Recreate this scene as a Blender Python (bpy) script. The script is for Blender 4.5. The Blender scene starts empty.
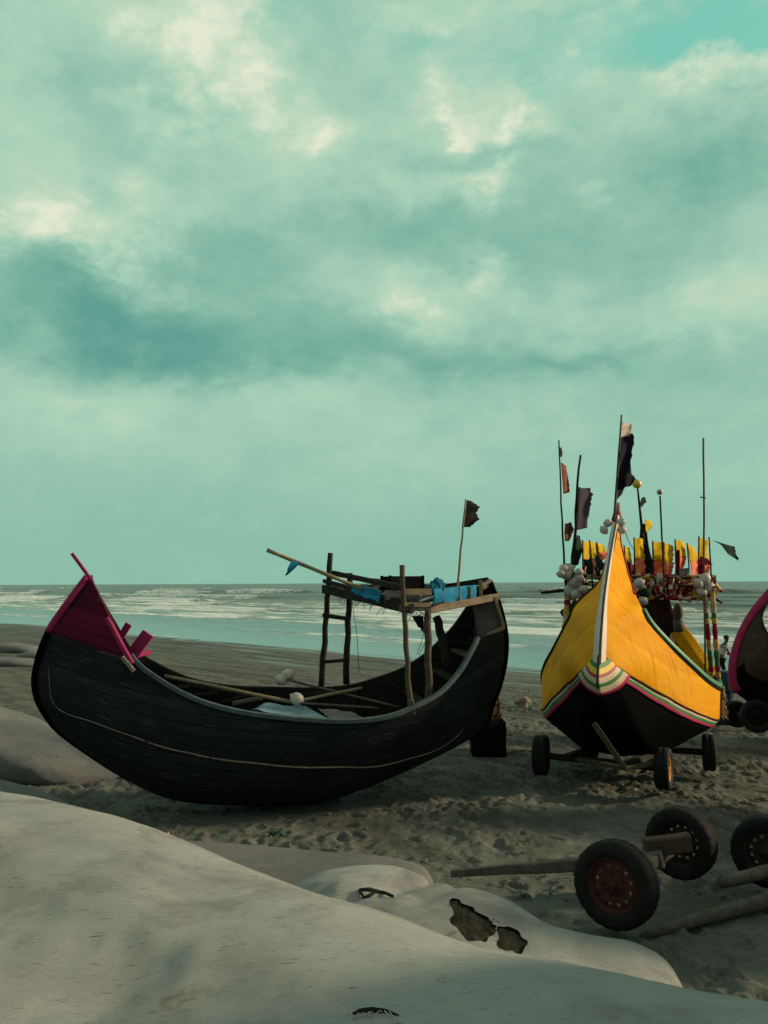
import bpy, math, random
import numpy as np
from mathutils import Vector, Matrix
from mathutils.bvhtree import BVHTree

rnd = random.Random(7)
rng = np.random.default_rng(11)
sc = bpy.context.scene
col = sc.collection
R = math.radians

# ------------------------------------------------------------------ camera
F_PX, W_PX, H_PX = 900.0, 768, 1024
CAM_Z = 3.0
PITCH = math.atan(71.0 / F_PX)
ROLL = -0.0048
cam_d = bpy.data.cameras.new('camera')
cam = bpy.data.objects.new('camera', cam_d)
col.objects.link(cam)
cam_d.sensor_fit = 'VERTICAL'
cam_d.sensor_height = 36.0
cam_d.lens = 36.0 * F_PX / H_PX
cam_d.clip_start = 0.05
cam_d.clip_end = 60000
CAM_M = Matrix.Translation((0, 0, CAM_Z)) @ Matrix.Rotation(math.pi / 2 + PITCH, 4, 'X') @ Matrix.Rotation(ROLL, 4, 'Z')
cam.matrix_world = CAM_M
sc.camera = cam

# ------------------------------------------------------------------ light, sky, exposure
SUN_AZ = R(9)          # to the right of the picture, a little beyond (measured from +X towards +Y)
SUN_EL = R(19)
sun_d = bpy.data.lights.new('sun', 'SUN')
sun_d.energy = 4.3
sun_d.angle = R(5.0)
sun_d.color = (1.0, 0.78, 0.50)
sun = bpy.data.objects.new('sun', sun_d)
col.objects.link(sun)
sdir = Vector((math.cos(SUN_EL) * math.cos(SUN_AZ), math.cos(SUN_EL) * math.sin(SUN_AZ), math.sin(SUN_EL)))
sun.rotation_euler = sdir.to_track_quat('Z', 'Y').to_euler()
sun.location = (20, 10, 20)
vs = sc.view_settings
vs.view_transform = 'Standard'
vs.look = 'None'
vs.exposure = 0.0
vs.gamma = 1.0
vs.use_curve_mapping = False


def at(px, py, depth):
    """World point seen at a photo pixel, at the given forward distance (y)."""
    d = CAM_M.to_3x3() @ Vector(((px - W_PX / 2) / F_PX, -(py - H_PX / 2) / F_PX, -1))
    k = depth / d.y
    return Vector((d.x * k, depth, CAM_Z + d.z * k))


def azel(px, py):
    d = (CAM_M.to_3x3() @ Vector(((px - W_PX / 2) / F_PX, -(py - H_PX / 2) / F_PX, -1))).normalized()
    return math.atan2(d.x, d.y), math.asin(d.z)


class NT:
    """Small node-tree helper."""
    def __init__(self, tree):
        self.t = tree
        self.n = tree.nodes
        self.l = tree.links

    def new(self, typ, **kw):
        nd = self.n.new(typ)
        for k, v in kw.items():
            setattr(nd, k, v)
        return nd

    def put(self, sock, val):
        if isinstance(val, bpy.types.NodeSocket):
            self.l.new(val, sock)
        elif val is not None:
            if isinstance(val, (tuple, list)) and len(val) == 3 and sock.type == 'RGBA':
                val = (*val, 1)
            sock.default_value = val

    def math(self, op, a, b=None, c=None, clamp=False):
        nd = self.new('ShaderNodeMath', operation=op, use_clamp=clamp)
        self.put(nd.inputs[0], a)
        if b is not None:
            self.put(nd.inputs[1], b)
        if c is not None:
            self.put(nd.inputs[2], c)
        return nd.outputs[0]

    def mix(self, fac, a, b, blend='MIX'):
        nd = self.new('ShaderNodeMix', data_type='RGBA', blend_type=blend)
        self.put(nd.inputs[0], fac)
        self.put(nd.inputs[6], a)
        self.put(nd.inputs[7], b)
        return nd.outputs[2]

    def noise(self, vec=None, scale=5, detail=4, rough=0.55, dist=0.0, out=0):
        nd = self.new('ShaderNodeTexNoise')
        if vec is not None:
            self.put(nd.inputs['Vector'], vec)
        nd.inputs['Scale'].default_value = scale
        nd.inputs['Detail'].default_value = detail
        nd.inputs['Roughness'].default_value = rough
        nd.inputs['Distortion'].default_value = dist
        return nd.outputs[out]

    def ramp(self, fac, stops, interp='LINEAR'):
        nd = self.new('ShaderNodeValToRGB')
        cr = nd.color_ramp
        cr.interpolation = interp
        while len(cr.elements) < len(stops):
            cr.elements.new(0.5)
        for e, (p, c) in zip(cr.elements, stops):
            e.position = p
            e.color = (*c, 1) if isinstance(c, (tuple, list)) else (c, c, c, 1)
        self.put(nd.inputs[0], fac)
        return nd.outputs[0]

    def mapr(self, v, a, b, c=0.0, d=1.0, smooth=False):
        nd = self.new('ShaderNodeMapRange', interpolation_type='SMOOTHSTEP' if smooth else 'LINEAR')
        self.put(nd.inputs[0], v)
        for i, x in enumerate((a, b, c, d)):
            nd.inputs[i + 1].default_value = x
        return nd.outputs[0]

    def coord(self, kind='Object'):
        return self.new('ShaderNodeTexCoord').outputs[kind]

    def scaled(self, vec, s, loc=(0, 0, 0), rot=(0, 0, 0)):
        nd = self.new('ShaderNodeMapping')
        self.put(nd.inputs[0], vec)
        nd.inputs['Scale'].default_value = s
        nd.inputs['Location'].default_value = loc
        nd.inputs['Rotation'].default_value = rot
        return nd.outputs[0]

    def sep(self, vec):
        nd = self.new('ShaderNodeSeparateXYZ')
        self.put(nd.inputs[0], vec)
        return nd.outputs

    def attr(self, name):
        return self.new('ShaderNodeAttribute', attribute_name=name).outputs

    def bump(self, h, strength=0.3, dist=0.02, normal=None):
        nd = self.new('ShaderNodeBump')
        nd.inputs['Strength'].default_value = strength
        nd.inputs['Distance'].default_value = dist
        self.put(nd.inputs['Height'], h)
        if normal is not None:
            self.put(nd.inputs['Normal'], normal)
        return nd.outputs[0]


# ---- sky: NISHITA sky, tinted, seen through broken cloud laid out by azimuth and elevation
world = bpy.data.worlds.new('World')
sc.world = world
world.use_nodes = True
w = NT(world.node_tree)
w.n.clear()
gen = w.coord('Generated')
sky = w.new('ShaderNodeTexSky', sky_type='NISHITA', sun_disc=False)
sky.sun_elevation = SUN_EL
sky.sun_rotation = math.pi / 2 - SUN_AZ
sky.altitude = 0
sky.air_density = 1.4
sky.dust_density = 2.0
sky.ozone_density = 2.0
nrm = w.new('ShaderNodeVectorMath', operation='NORMALIZE')
w.put(nrm.inputs[0], gen)
dirv = nrm.outputs[0]
dx, dy, dz = w.sep(dirv)
flat = w.scaled(dirv, (1, 1, 1.55))
n_w1 = w.noise(w.scaled(flat, (1, 1, 1), (3.1, 1.7, 0.4)), 5.5, 7, 0.58, out=1)
n_w2 = w.noise(w.scaled(flat, (1, 1, 1), (8.3, 2.2, 5.1)), 16, 6, 0.62, out=1)
wx, wy, wz = w.sep(n_w1)
vx, vy, vz = w.sep(n_w2)
az = w.math('ARCTAN2', dx, dy)
el = w.math('ARCSINE', dz)
U = w.math('ADD', az, w.math('MULTIPLY', w.math('SUBTRACT', wx, 0.5), 0.26))
U = w.math('ADD', U, w.math('MULTIPLY', w.math('SUBTRACT', vx, 0.5), 0.11))
V = w.math('ADD', el, w.math('MULTIPLY', w.math('SUBTRACT', wy, 0.5), 0.15))
V = w.math('ADD', V, w.math('MULTIPLY', w.math('SUBTRACT', vy, 0.5), 0.085))


def blob_sum(items):
    tot = None
    for px, py, rx, ry, rot, amp in items:
        a0, e0 = azel(px, py)
        ca, sa = math.cos(rot), math.sin(rot)
        du = w.math('SUBTRACT', U, a0)
        dv = w.math('SUBTRACT', V, e0)
        p = w.math('MULTIPLY_ADD', du, ca * F_PX / rx, w.math('MULTIPLY', dv, sa * F_PX / rx))
        q = w.math('MULTIPLY_ADD', dv, ca * F_PX / ry, w.math('MULTIPLY', du, -sa * F_PX / ry))
        r2 = w.math('MULTIPLY_ADD', p, p, w.math('MULTIPLY', q, q))
        g = w.math('MULTIPLY', w.math('EXPONENT', w.math('MULTIPLY', r2, -1.0)), amp)
        tot = g if tot is None else w.math('ADD', tot, g)
    return tot


CLOUDS = [  # (px, py, rx, ry, rot, amount) light tops and dark undersides
    (205, 40, 55, 65, -0.5, .44), (262, 112, 70, 50, -0.5, .20), (320, 142, 30, 24, 0, .24), (45, 232, 95, 36, -0.1, .34),
    (130, 245, 60, 30, 0, .12), (20, 90, 60, 60, 0, .10), (110, 20, 50, 20, 0, .12), (180, 215, 90, 24, 0, .10),
    (462, 105, 17, 28, 0.2, .34), (508, 112, 24, 22, -0.4, .40), (488, 185, 34, 24, 0, .22), (405, 175, 26, 18, 0, .14),
    (705, 82, 70, 24, 0.05, .26), (590, 38, 46, 20, 0.4, .26), (415, 308, 34, 26, 0, .26), (482, 272, 26, 15, 0, .20),
    (700, 310, 50, 40, 0, .14), (430, 18, 80, 14, 0, .14), (600, 188, 20, 8, 0, .16), (250, 390, 90, 20, 0, .06), (90, 400, 90, 18, 0, .10),
    (120, 130, 90, 45, 0, -.12), (80, 310, 150, 44, -0.12, -.36), (230, 330, 150, 36, 0, -.22), (250, 262, 130, 40, 0.1, -.16),
    (430, 235, 150, 36, -0.05, -.20), (480, 150, 90, 18, -0.05, -.20), (735, 165, 50, 46, 0, -.22), (610, 170, 80, 30, 0, -.06),
    (430, 362, 140, 18, 0, -.12), (580, 345, 110, 18, -0.1, -.18), (640, 255, 90, 22, 0, -.10), (360, 350, 90, 30, 0, -.08),
]
GAPS = [(660, 45, 110, 26, -.15, .9), (745, 20, 60, 30, 0, 1.0), (520, 62, 46, 18, 0, .6), (425, 40, 55, 14, .1, .55), (300, 20, 40, 20, 0, .3), (560, 8, 60, 10, 0, .4)]
fbm = w.noise(w.scaled(flat, (1, 1, 1), (0.3, 4.0, 1.0)), 7.5, 10, 0.66)
fbm2 = w.noise(w.scaled(flat, (1, 1, 1.6), (5.3, 0.4, 2.0)), 3.0, 5, 0.55)
hz = w.mapr(el, 0.02, 0.24, 0.10, 1.0, True)
lit = blob_sum([c for c in CLOUDS if c[5] > 0])
under = blob_sum([c for c in CLOUDS if c[5] < 0])
bil = w.noise(w.scaled(flat, (1, 1, 1), (1.7, 6.0, 2.2)), 13, 7, 0.6)
bil = w.math('SUBTRACT', w.math('ABSOLUTE', w.math('SUBTRACT', bil, 0.5)), 0.06)
puff = w.math('MULTIPLY', bil, w.mapr(lit, .03, .26, .15, 1.5, True))
val = w.math('ADD', 0.535, w.math('ADD', w.math('ADD', lit, under), puff))
tex = w.math('ADD', w.math('MULTIPLY', w.math('SUBTRACT', fbm, 0.5), 0.50), w.math('MULTIPLY', w.math('SUBTRACT', fbm2, 0.5), 0.42))
val = w.math('ADD', val, w.math('MULTIPLY', tex, hz))
val = w.math('SUBTRACT', val, w.mapr(el, 0.0, 0.20, 0.13, 0.0, True))
K = 10.0
cl = w.ramp(val, [(0.0, (.10, .325, .275)), (.25, (.18, .42, .335)), (.42, (.27, .515, .40)), (.56, (.375, .61, .465)), (.74, (.52, .69, .525)), (.97, (.76, .81, .62))])
clx = w.new('ShaderNodeVectorMath', operation='SCALE')
w.put(clx.inputs[0], cl)
clx.inputs['Scale'].default_value = K
gap = w.math('MULTIPLY', blob_sum(GAPS), w.mapr(fbm, 0.62, 0.42, 0.0, 1.0, True), clamp=True)
skyt = w.mix(1.0, sky.outputs[0], (1.1, 2.1, 1.15), 'MULTIPLY')
skyg = w.mix(0.65, skyt, (2.1, 6.0, 4.9))
fin = w.mix(gap, clx.outputs[0], skyg)
# unseen sky overhead and inland, dimmed and greyed to deepen the shade
unseen_dim = w.math('MULTIPLY', w.mapr(el, .66, 1.05, 1.0, .68, True), w.mapr(w.math('ABSOLUTE', az), .75, 1.9, 1.0, .75, True))
unseen_dim = w.math('MAXIMUM', unseen_dim, .42)
dim_sky = w.new('ShaderNodeVectorMath', operation='SCALE')
w.put(dim_sky.inputs[0], fin)
w.put(dim_sky.inputs['Scale'], unseen_dim)
fin = w.mix(w.mapr(unseen_dim, .95, .5, 0.0, 1.0), dim_sky.outputs[0], w.mix(1.0, dim_sky.outputs[0], (1.5, .93, .98), 'MULTIPLY'))
below = w.mapr(dz, -0.02, 0.0, 0.0, 1.0)
fin = w.mix(below, (1.2, 2.4, 2.0), fin)
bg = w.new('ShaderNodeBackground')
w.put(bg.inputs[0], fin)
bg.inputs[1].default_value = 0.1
wo = w.new('ShaderNodeOutputWorld')
w.l.new(bg.outputs[0], wo.inputs[0])

# ------------------------------------------------------------------ tags and mesh helpers


def tag(o, label=None, cat=None, group=None, kind=None):
    if label: o['label'] = label
    if cat: o['category'] = cat
    if group: o['group'] = group
    if kind: o['kind'] = kind
    return o


def empty(name, loc, label, cat, group=None):
    o = bpy.data.objects.new(name, None)
    o.empty_display_size = 0.2
    o.location = loc
    col.objects.link(o)
    return tag(o, label, cat, group)


class MB:
    """Collects shapes (in world or local coordinates) and links them as ONE mesh object."""
    def __init__(self):
        self.v, self.f, self.m, self.sm = [], [], [], []
        self.uv = None

    def add(self, verts, faces, mi=0, smooth=True):
        o = len(self.v)
        self.v.extend([tuple(p) for p in verts])
        for f in faces:
            self.f.append(tuple(i + o for i in f))
            self.m.append(mi)
            self.sm.append(smooth)

    def grid(self, P, mi=0, close_u=False, close_v=False, smooth=True, skip=None):
        P = np.asarray(P)
        a, b = P.shape[:2]
        fs = []
        for i in range(a if close_u else a - 1):
            for j in range(b if close_v else b - 1):
                if skip and skip(i, j):
                    continue
                i2, j2 = (i + 1) % a, (j + 1) % b
                fs.append((i * b + j, i2 * b + j, i2 * b + j2, i * b + j2))
        self.add(P.reshape(-1, 3), fs, mi, smooth)

    def tube(self, pts, r, n=8, mi=0, cap=True, wob=0.0):
        pts = [Vector(p) for p in pts]
        rs = r if isinstance(r, (list, tuple)) else [r] * len(pts)
        rings = []
        up = None
        for i, p in enumerate(pts):
            t = (pts[min(i + 1, len(pts) - 1)] - pts[max(i - 1, 0)]).normalized()
            if up is None:
                up = Vector((0, 0, 1)) if abs(t.z) < 0.9 else Vector((1, 0, 0))
            a = t.cross(up).normalized()
            bb = a.cross(t).normalized()
            up = bb
            rings.append([p + (a * math.cos(k * 2 * math.pi / n) + bb * math.sin(k * 2 * math.pi / n)) * rs[i] * (1 + wob * rnd.uniform(-1, 1)) for k in range(n)])
        vs_, fs = [q for rg in rings for q in rg], []
        for i in range(len(rings) - 1):
            for k in range(n):
                k2 = (k + 1) % n
                fs.append((i * n + k, i * n + k2, (i + 1) * n + k2, (i + 1) * n + k))
        if cap:
            fs.append(tuple(range(n - 1, -1, -1)))
            fs.append(tuple((len(rings) - 1) * n + k for k in range(n)))
        self.add(vs_, fs, mi)

    def bar(self, p0, p1, wd, ht, up=(0, 0, 1), mi=0, taper=1.0, bev=0.12):
        """Squared timber from p0 to p1 with chamfered edges."""
        p0, p1, up = Vector(p0), Vector(p1), Vector(up)
        t = (p1 - p0).normalized()
        a = t.cross(up)
        if a.length < 1e-4:
            a = t.cross(Vector((1, 0, 0)))
        a.normalize()
        b = a.cross(t).normalized()
        c = min(wd, ht) * bev
        prof = [(-wd / 2 + c, -ht / 2), (wd / 2 - c, -ht / 2), (wd / 2, -ht / 2 + c), (wd / 2, ht / 2 - c), (wd / 2 - c, ht / 2), (-wd / 2 + c, ht / 2), (-wd / 2, ht / 2 - c), (-wd / 2, -ht / 2 + c)]
        L = (p1 - p0).length
        ns = max(2, min(14, int(L / 0.25)))
        vs_, fs = [], []
        for i in range(ns + 1):
            k = i / ns
            s = 1 + (taper - 1) * k
            off = a * rnd.uniform(-.04, .04) * wd + b * rnd.uniform(-.04, .04) * ht
            for x, y in prof:
                vs_.append(p0.lerp(p1, k) + a * x * s + b * y * s + off)
        for i in range(ns):
            for k in range(8):
                k2 = (k + 1) % 8
                fs.append((i * 8 + k, i * 8 + k2, (i + 1) * 8 + k2, (i + 1) * 8 + k))
        fs.append(tuple(range(7, -1, -1)))
        fs.append(tuple(ns * 8 + k for k in range(8)))
        self.add(vs_, fs, mi, smooth=False)

    def ball(self, c, r, n=14, sq=(1, 1, 1), mi=0, rot=None):
        c = Vector(c)
        P = []
        for i in range(n + 1):
            th = math.pi * i / n
            row = []
            for k in range(n * 2):
                ph = math.pi * k / n
                q = Vector((math.sin(th) * math.cos(ph) * sq[0], math.sin(th) * math.sin(ph) * sq[1], math.cos(th) * sq[2])) * r
                if rot is not None:
                    q = rot @ q
                row.append(c + q)
            P.append(row)
        self.grid([[tuple(q) for q in row] for row in P], mi, close_v=True)

    def build(self, name, mats, parent=None, solid=None, bevel=None, sub=None):
        me = bpy.data.meshes.new(name)
        vs_ = self.v
        if parent is not None:
            inv = world_of(parent).inverted()
            vs_ = [tuple(inv @ Vector(p)) for p in vs_]
        me.from_pydata(vs_, [], self.f)
        mats = mats if isinstance(mats, (list, tuple)) else [mats]
        for m in mats:
            me.materials.append(m)
        me.polygons.foreach_set('material_index', self.m)
        me.polygons.foreach_set('use_smooth', self.sm)
        if self.uv is not None:
            ul = me.uv_layers.new(name='UVMap')
            li = np.zeros(len(me.loops), dtype=np.int32)
            me.loops.foreach_get('vertex_index', li)
            ul.data.foreach_set('uv', np.asarray(self.uv, dtype=np.float32)[li].ravel())
        me.update()
        o = bpy.data.objects.new(name, me)
        col.objects.link(o)
        if parent is not None:
            o.parent = parent
        if solid:
            md = o.modifiers.new('solid', 'SOLIDIFY')
            md.thickness = solid[0]
            md.offset = solid[1]
            md.use_even_offset = False
            if len(solid) > 2:
                md.material_offset = solid[2]
                md.material_offset_rim = solid[3]
        if sub:
            md = o.modifiers.new('sub', 'SUBSURF')
            md.levels = md.render_levels = sub
        return o


def world_of(o):
    m = Matrix.LocRotScale(o.location, o.rotation_euler, o.scale)
    return world_of(o.parent) @ m if o.parent else m


def perlin(x, y, seed=0):
    """2-D gradient noise, numpy, about -0.7..0.7."""
    r = np.random.default_rng(seed)
    perm = r.permutation(512)
    ang = r.uniform(0, 2 * np.pi, 512)
    xi, yi = np.floor(x).astype(np.int64), np.floor(y).astype(np.int64)
    xf, yf = x - xi, y - yi

    def g(ix, iy, fx, fy):
        h = ang[perm[(ix + perm[iy & 511]) & 511]]
        return np.cos(h) * fx + np.sin(h) * fy
    u = xf * xf * xf * (xf * (xf * 6 - 15) + 10)
    v = yf * yf * yf * (yf * (yf * 6 - 15) + 10)
    a = g(xi, yi, xf, yf) * (1 - u) + g(xi + 1, yi, xf - 1, yf) * u
    b = g(xi, yi + 1, xf, yf - 1) * (1 - u) + g(xi + 1, yi + 1, xf - 1, yf - 1) * u
    return a * (1 - v) + b * v


def fbm2d(x, y, oct=4, seed=0, gain=0.5, lac=2.03):
    s, a, f = 0, 1.0, 1.0
    for i in range(oct):
        s = s + a * perlin(x * f + 13.7 * i, y * f + 7.1 * i, seed + i)
        a *= gain
        f *= lac
    return s


def sstep(a, b, x):
    t = np.clip((x - a) / (b - a), 0, 1)
    return t * t * (3 - 2 * t)


def curve(pts, ts_out):
    """Smooth interpolation (monotone-free Catmull-Rom) of rows at integer parameters."""
    P = np.asarray(pts, float)
    n = len(P)
    out = []
    for t in ts_out:
        i = min(int(t), n - 2)
        f = t - i
        p0, p1, p2, p3 = P[max(i - 1, 0)], P[i], P[i + 1], P[min(i + 2, n - 1)]
        out.append(0.5 * (2 * p1 + (p2 - p0) * f + (2 * p0 - 5 * p1 + 4 * p2 - p3) * f * f + (3 * p1 - p0 - 3 * p2 + p3) * f ** 3))
    return np.array(out)


# ------------------------------------------------------------------ materials
MATS = {}


def material(name):
    m = bpy.data.materials.new(name)
    m.use_nodes = True
    nt = NT(m.node_tree)
    b = m.node_tree.nodes['Principled BSDF']
    MATS[name] = m
    return m, nt, b


def weathered(name, c1, c2, rough=0.75, scale=6, stretch=(1, 1, 1), bump=0.3, spec=0.3, metal=0.0, fine=60, dirt=None, dirt_amt=0.5):
    m, nt, b = material(name)
    co = nt.scaled(nt.coord('Object'), stretch)
    n1 = nt.noise(co, scale, 6, 0.62)
    n2 = nt.noise(co, fine, 4, 0.6)
    f = nt.mapr(nt.math('ADD', nt.math('MULTIPLY', n1, 0.7), nt.math('MULTIPLY', n2, 0.3)), 0.36, 0.64)
    c = nt.mix(f, c1, c2)
    if dirt:
        d = nt.mapr(nt.noise(co, scale * 2.3, 8, 0.7, 0.4), 0.54, 0.66, 0, dirt_amt, True)
        c = nt.mix(d, c, dirt)
    nt.put(b.inputs['Base Color'], c)
    nt.put(b.inputs['Roughness'], nt.mapr(n2, 0.3, 0.7, rough - 0.1, min(1, rough + 0.1)))
    b.inputs['Specular IOR Level'].default_value = spec
    b.inputs['Metallic'].default_value = metal
    if bump:
        nt.put(b.inputs['Normal'], nt.bump(nt.math('ADD', n2, nt.math('MULTIPLY', n1, 1.5)), bump, 0.01))
    return m


def wood(name, c1, c2, rough=0.8):
    return weathered(name, c1, c2, rough, 9, (1, 1, 1), 0.5, 0.2, fine=80, dirt=tuple(x * 0.4 for x in c1), dirt_amt=0.6)


def cloth(name, c1, c2, rough=0.9):
    m = weathered(name, c1, c2, rough, 7, (1, 1, 1), 0.25, 0.1, fine=140, dirt=tuple(x * .5 for x in c1), dirt_amt=.3)
    nt = NT(m.node_tree)
    pb = m.node_tree.nodes['Principled BSDF']
    tl = nt.new('ShaderNodeBsdfTranslucent')          # thin cloth lets the low sun through
    nt.l.new(pb.inputs['Base Color'].links[0].from_socket, tl.inputs[0])
    mx = nt.new('ShaderNodeMixShader')
    mx.inputs[0].default_value = 0.3
    nt.l.new(pb.outputs[0], mx.inputs[1])
    nt.l.new(tl.outputs[0], mx.inputs[2])
    nt.l.new(mx.outputs[0], m.node_tree.nodes['Material Output'].inputs[0])
    return m


wood_dark = wood('wood_dark', (.010, .009, .008), (.028, .023, .019))
wood_mid = wood('wood_mid', (.05, .040, .032), (.11, .088, .068))
wood_grey = wood('wood_grey', (.065, .060, .052), (.135, .125, .105))
wood_light = wood('wood_light', (.14, .11, .08), (.26, .205, .15))
bamboo = wood('bamboo', (.20, .155, .095), (.34, .27, .17), 0.65)
cloth_black = cloth('cloth_black', (.010, .010, .012), (.022, .022, .024))
cloth_navy = cloth('cloth_navy', (.016, .017, .035), (.030, .030, .055))
cloth_slate = cloth('cloth_slate', (.075, .065, .095), (.12, .105, .14))
cloth_white = cloth('cloth_white', (.62, .52, .50), (.78, .68, .64))
cloth_rust = cloth('cloth_rust', (.22, .075, .06), (.36, .14, .11))
cloth_yellow = cloth('cloth_yellow', (.74, .50, .02), (.86, .62, .04))
cloth_orange = cloth('cloth_orange', (.92, .24, .13), (.98, .38, .22))
cloth_green = cloth('cloth_green', (.012, .035, .022), (.03, .06, .035))
cloth_maroon = cloth('cloth_maroon', (.16, .008, .035), (.26, .015, .055))
cloth_brown = cloth('cloth_brown', (.030, .014, .018), (.06, .03, .034))
cloth_teal = cloth('cloth_teal', (.010, .045, .075), (.02, .075, .11))
tarp_blue = weathered('tarp_blue', (.008, .15, .30), (.02, .26, .46), 0.75, 5, (1, 1, 1), 0.6, 0.12, fine=30)
tarp_pale = weathered('tarp_pale', (.14, .24, .32), (.24, .36, .44), 0.6, 4, (1, 1, 1), 0.5, 0.25, fine=30, dirt=(.02, .08, .25), dirt_amt=.5)
tarp_grey = weathered('tarp_grey', (.16, .13, .13), (.26, .22, .22), 0.8, 6, (1, 1, 1), 0.4, 0.2)
plastic_white = weathered('plastic_white', (.42, .37, .36), (.58, .52, .50), 0.5, 8, (1, 1, 1), 0.1, 0.4, dirt=(.35, .30, .22), dirt_amt=.5)
plastic_black = weathered('plastic_black', (.003, .003, .0035), (.006, .006, .0065), 0.85, 6, (1, 1, 1), 0.2, 0.03)
metal_dark = weathered('metal_dark', (.02, .016, .014), (.05, .036, .03), 0.7, 12, (1, 1, 1), 0.4, 0.3, metal=0.3)
gold = weathered('gold', (.55, .36, .03), (.72, .50, .08), 0.3, 8, (1, 1, 1), 0.1, 0.6)
rope_m = weathered('rope_m', (.20, .15, .10), (.34, .27, .18), 0.9, 30, (1, 1, 1), 0.6, 0.1)
rope_dark = weathered('rope_dark', (.012, .012, .012), (.03, .03, .03), 0.9, 30, (1, 1, 1), 0.6, 0.1)
rubber = weathered('rubber', (.006, .0065, .0075), (.013, .0135, .0145), 0.75, 10, (1, 1, 1), 0.3, 0.2, dirt=(.045, .038, .03), dirt_amt=.3)
rim_rust = weathered('rim_rust', (.035, .009, .007), (.075, .020, .013), 0.7, 14, (1, 1, 1), 0.5, 0.3, metal=0.1, dirt=(.03, .018, .014), dirt_amt=.8)
metal_black = weathered('metal_black', (.006, .006, .006), (.014, .012, .011), 0.8, 12, (1, 1, 1), 0.4, 0.1)
rim_orange = weathered('rim_orange', (.55, .20, .03), (.70, .30, .05), 0.6, 10, (1, 1, 1), 0.3, 0.3, dirt=(.16, .09, .05), dirt_amt=.7)
rim_dark = weathered('rim_dark', (.018, .010, .008), (.04, .02, .015), 0.75, 12, (1, 1, 1), 0.4, 0.3, dirt=(.02, .014, .012), dirt_amt=.7)
pink = weathered('pink', (.22, .006, .07), (.33, .015, .115), 0.6, 7, (1, 1, 1), 0.4, 0.25, dirt=(.10, .01, .035), dirt_amt=.7)
green_paint = weathered('green_paint', (.025, .16, .085), (.05, .25, .14), 0.5, 8, (1, 1, 1), 0.3, 0.3, dirt=(.10, .14, .10), dirt_amt=.5)
rail_blue = weathered('rail_blue', (.030, .050, .062), (.075, .11, .125), 0.55, 7, (1, 1, 1), 0.4, 0.35, dirt=(.12, .10, .08), dirt_amt=.5)
rail_worn = weathered('rail_worn', (.13, .11, .095), (.26, .22, .185), 0.8, 9, (1, 1, 1), 0.5, 0.2, fine=40, dirt=(.01, .009, .009), dirt_amt=.95)
maroon = weathered('maroon', (.20, .012, .030), (.30, .025, .05), 0.6, 8, (1, 1, 1), 0.3, 0.25)
rock_m = weathered('rock_m', (.16, .13, .10), (.34, .28, .20), 0.9, 7, (1, 1, 1), 0.7, 0.2)
skin = weathered('skin', (.055, .028, .018), (.085, .045, .03), 0.55, 5, (1, 1, 1), 0.1, 0.35)
hair = weathered('hair', (.006, .005, .005), (.012, .010, .01), 0.6, 40, (1, 1, 1), 0.4, 0.3)
sea_paint = weathered('sea_paint', (.30, .42, .55), (.5, .58, .66), 0.5, 3, (1, 1, 1), 0.1, 0.3)


def planked(name, c1, c2, planks, wear, wear_amt, rough=0.6, spec=0.2, line_col=(.01, .01, .01), streak=(1.2, 34), seam_amt=0.8, stain=None, stain_amt=0.5, relief=1.0):
    """Painted planking; UV: u = metres along the hull, v = share of the girth."""
    m, nt, b = material(name)
    uv = nt.coord('UV')
    u, v, _ = nt.sep(uv)
    jig = nt.math('MULTIPLY', nt.math('SUBTRACT', nt.noise(nt.scaled(uv, (.8, 2, 1)), 2, 3), .5), .05)
    vp = nt.math('MULTIPLY', nt.math('ADD', v, jig), planks)
    fr = nt.math('FRACT', vp)
    seam = nt.math('SUBTRACT', 1.0, nt.mapr(nt.math('MINIMUM', fr, nt.math('SUBTRACT', 1.0, fr)), 0.0, 0.07, 0, 1, True))
    pid = nt.math('FLOOR', vp)
    wn = nt.new('ShaderNodeTexWhiteNoise', noise_dimensions='1D')
    nt.put(wn.inputs['W'], pid)
    st = nt.noise(nt.scaled(uv, (streak[0], streak[1], 1)), 3, 7, 0.65)
    bl = nt.noise(nt.scaled(uv, (1, 2.5, 1)), 1.6, 6, 0.6)
    f = nt.math('ADD', nt.math('MULTIPLY', wn.outputs[0], 0.35), nt.math('MULTIPLY', bl, 0.65))
    c = nt.mix(nt.mapr(f, 0.25, 0.7), c1, c2)
    if stain:
        sm_ = nt.mapr(nt.noise(nt.scaled(uv, (9, 1.3, 1)), 1.4, 6, 0.65, 0.3), 0.50, 0.70, 0, stain_amt, True)
        c = nt.mix(sm_, c, stain)
    wm = nt.math('MULTIPLY', nt.mapr(st, 0.57, 0.68, 0, 1, True), nt.mapr(bl, 0.42, 0.62, 0.1, 1.0, True))
    c = nt.mix(nt.math('MULTIPLY', wm, wear_amt), c, wear)
    c = nt.mix(nt.math('MULTIPLY', seam, seam_amt), c, line_col)
    nt.put(b.inputs['Base Color'], c)
    nt.put(b.inputs['Roughness'], nt.mapr(st, 0.3, 0.7, rough - .12, rough + .15))
    b.inputs['Specular IOR Level'].default_value = spec
    h = nt.math('SUBTRACT', nt.math('MULTIPLY', st, 0.4), nt.math('MULTIPLY', seam, relief))
    nt.put(b.inputs['Normal'], nt.bump(h, 0.55, 0.012))
    return m


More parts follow.
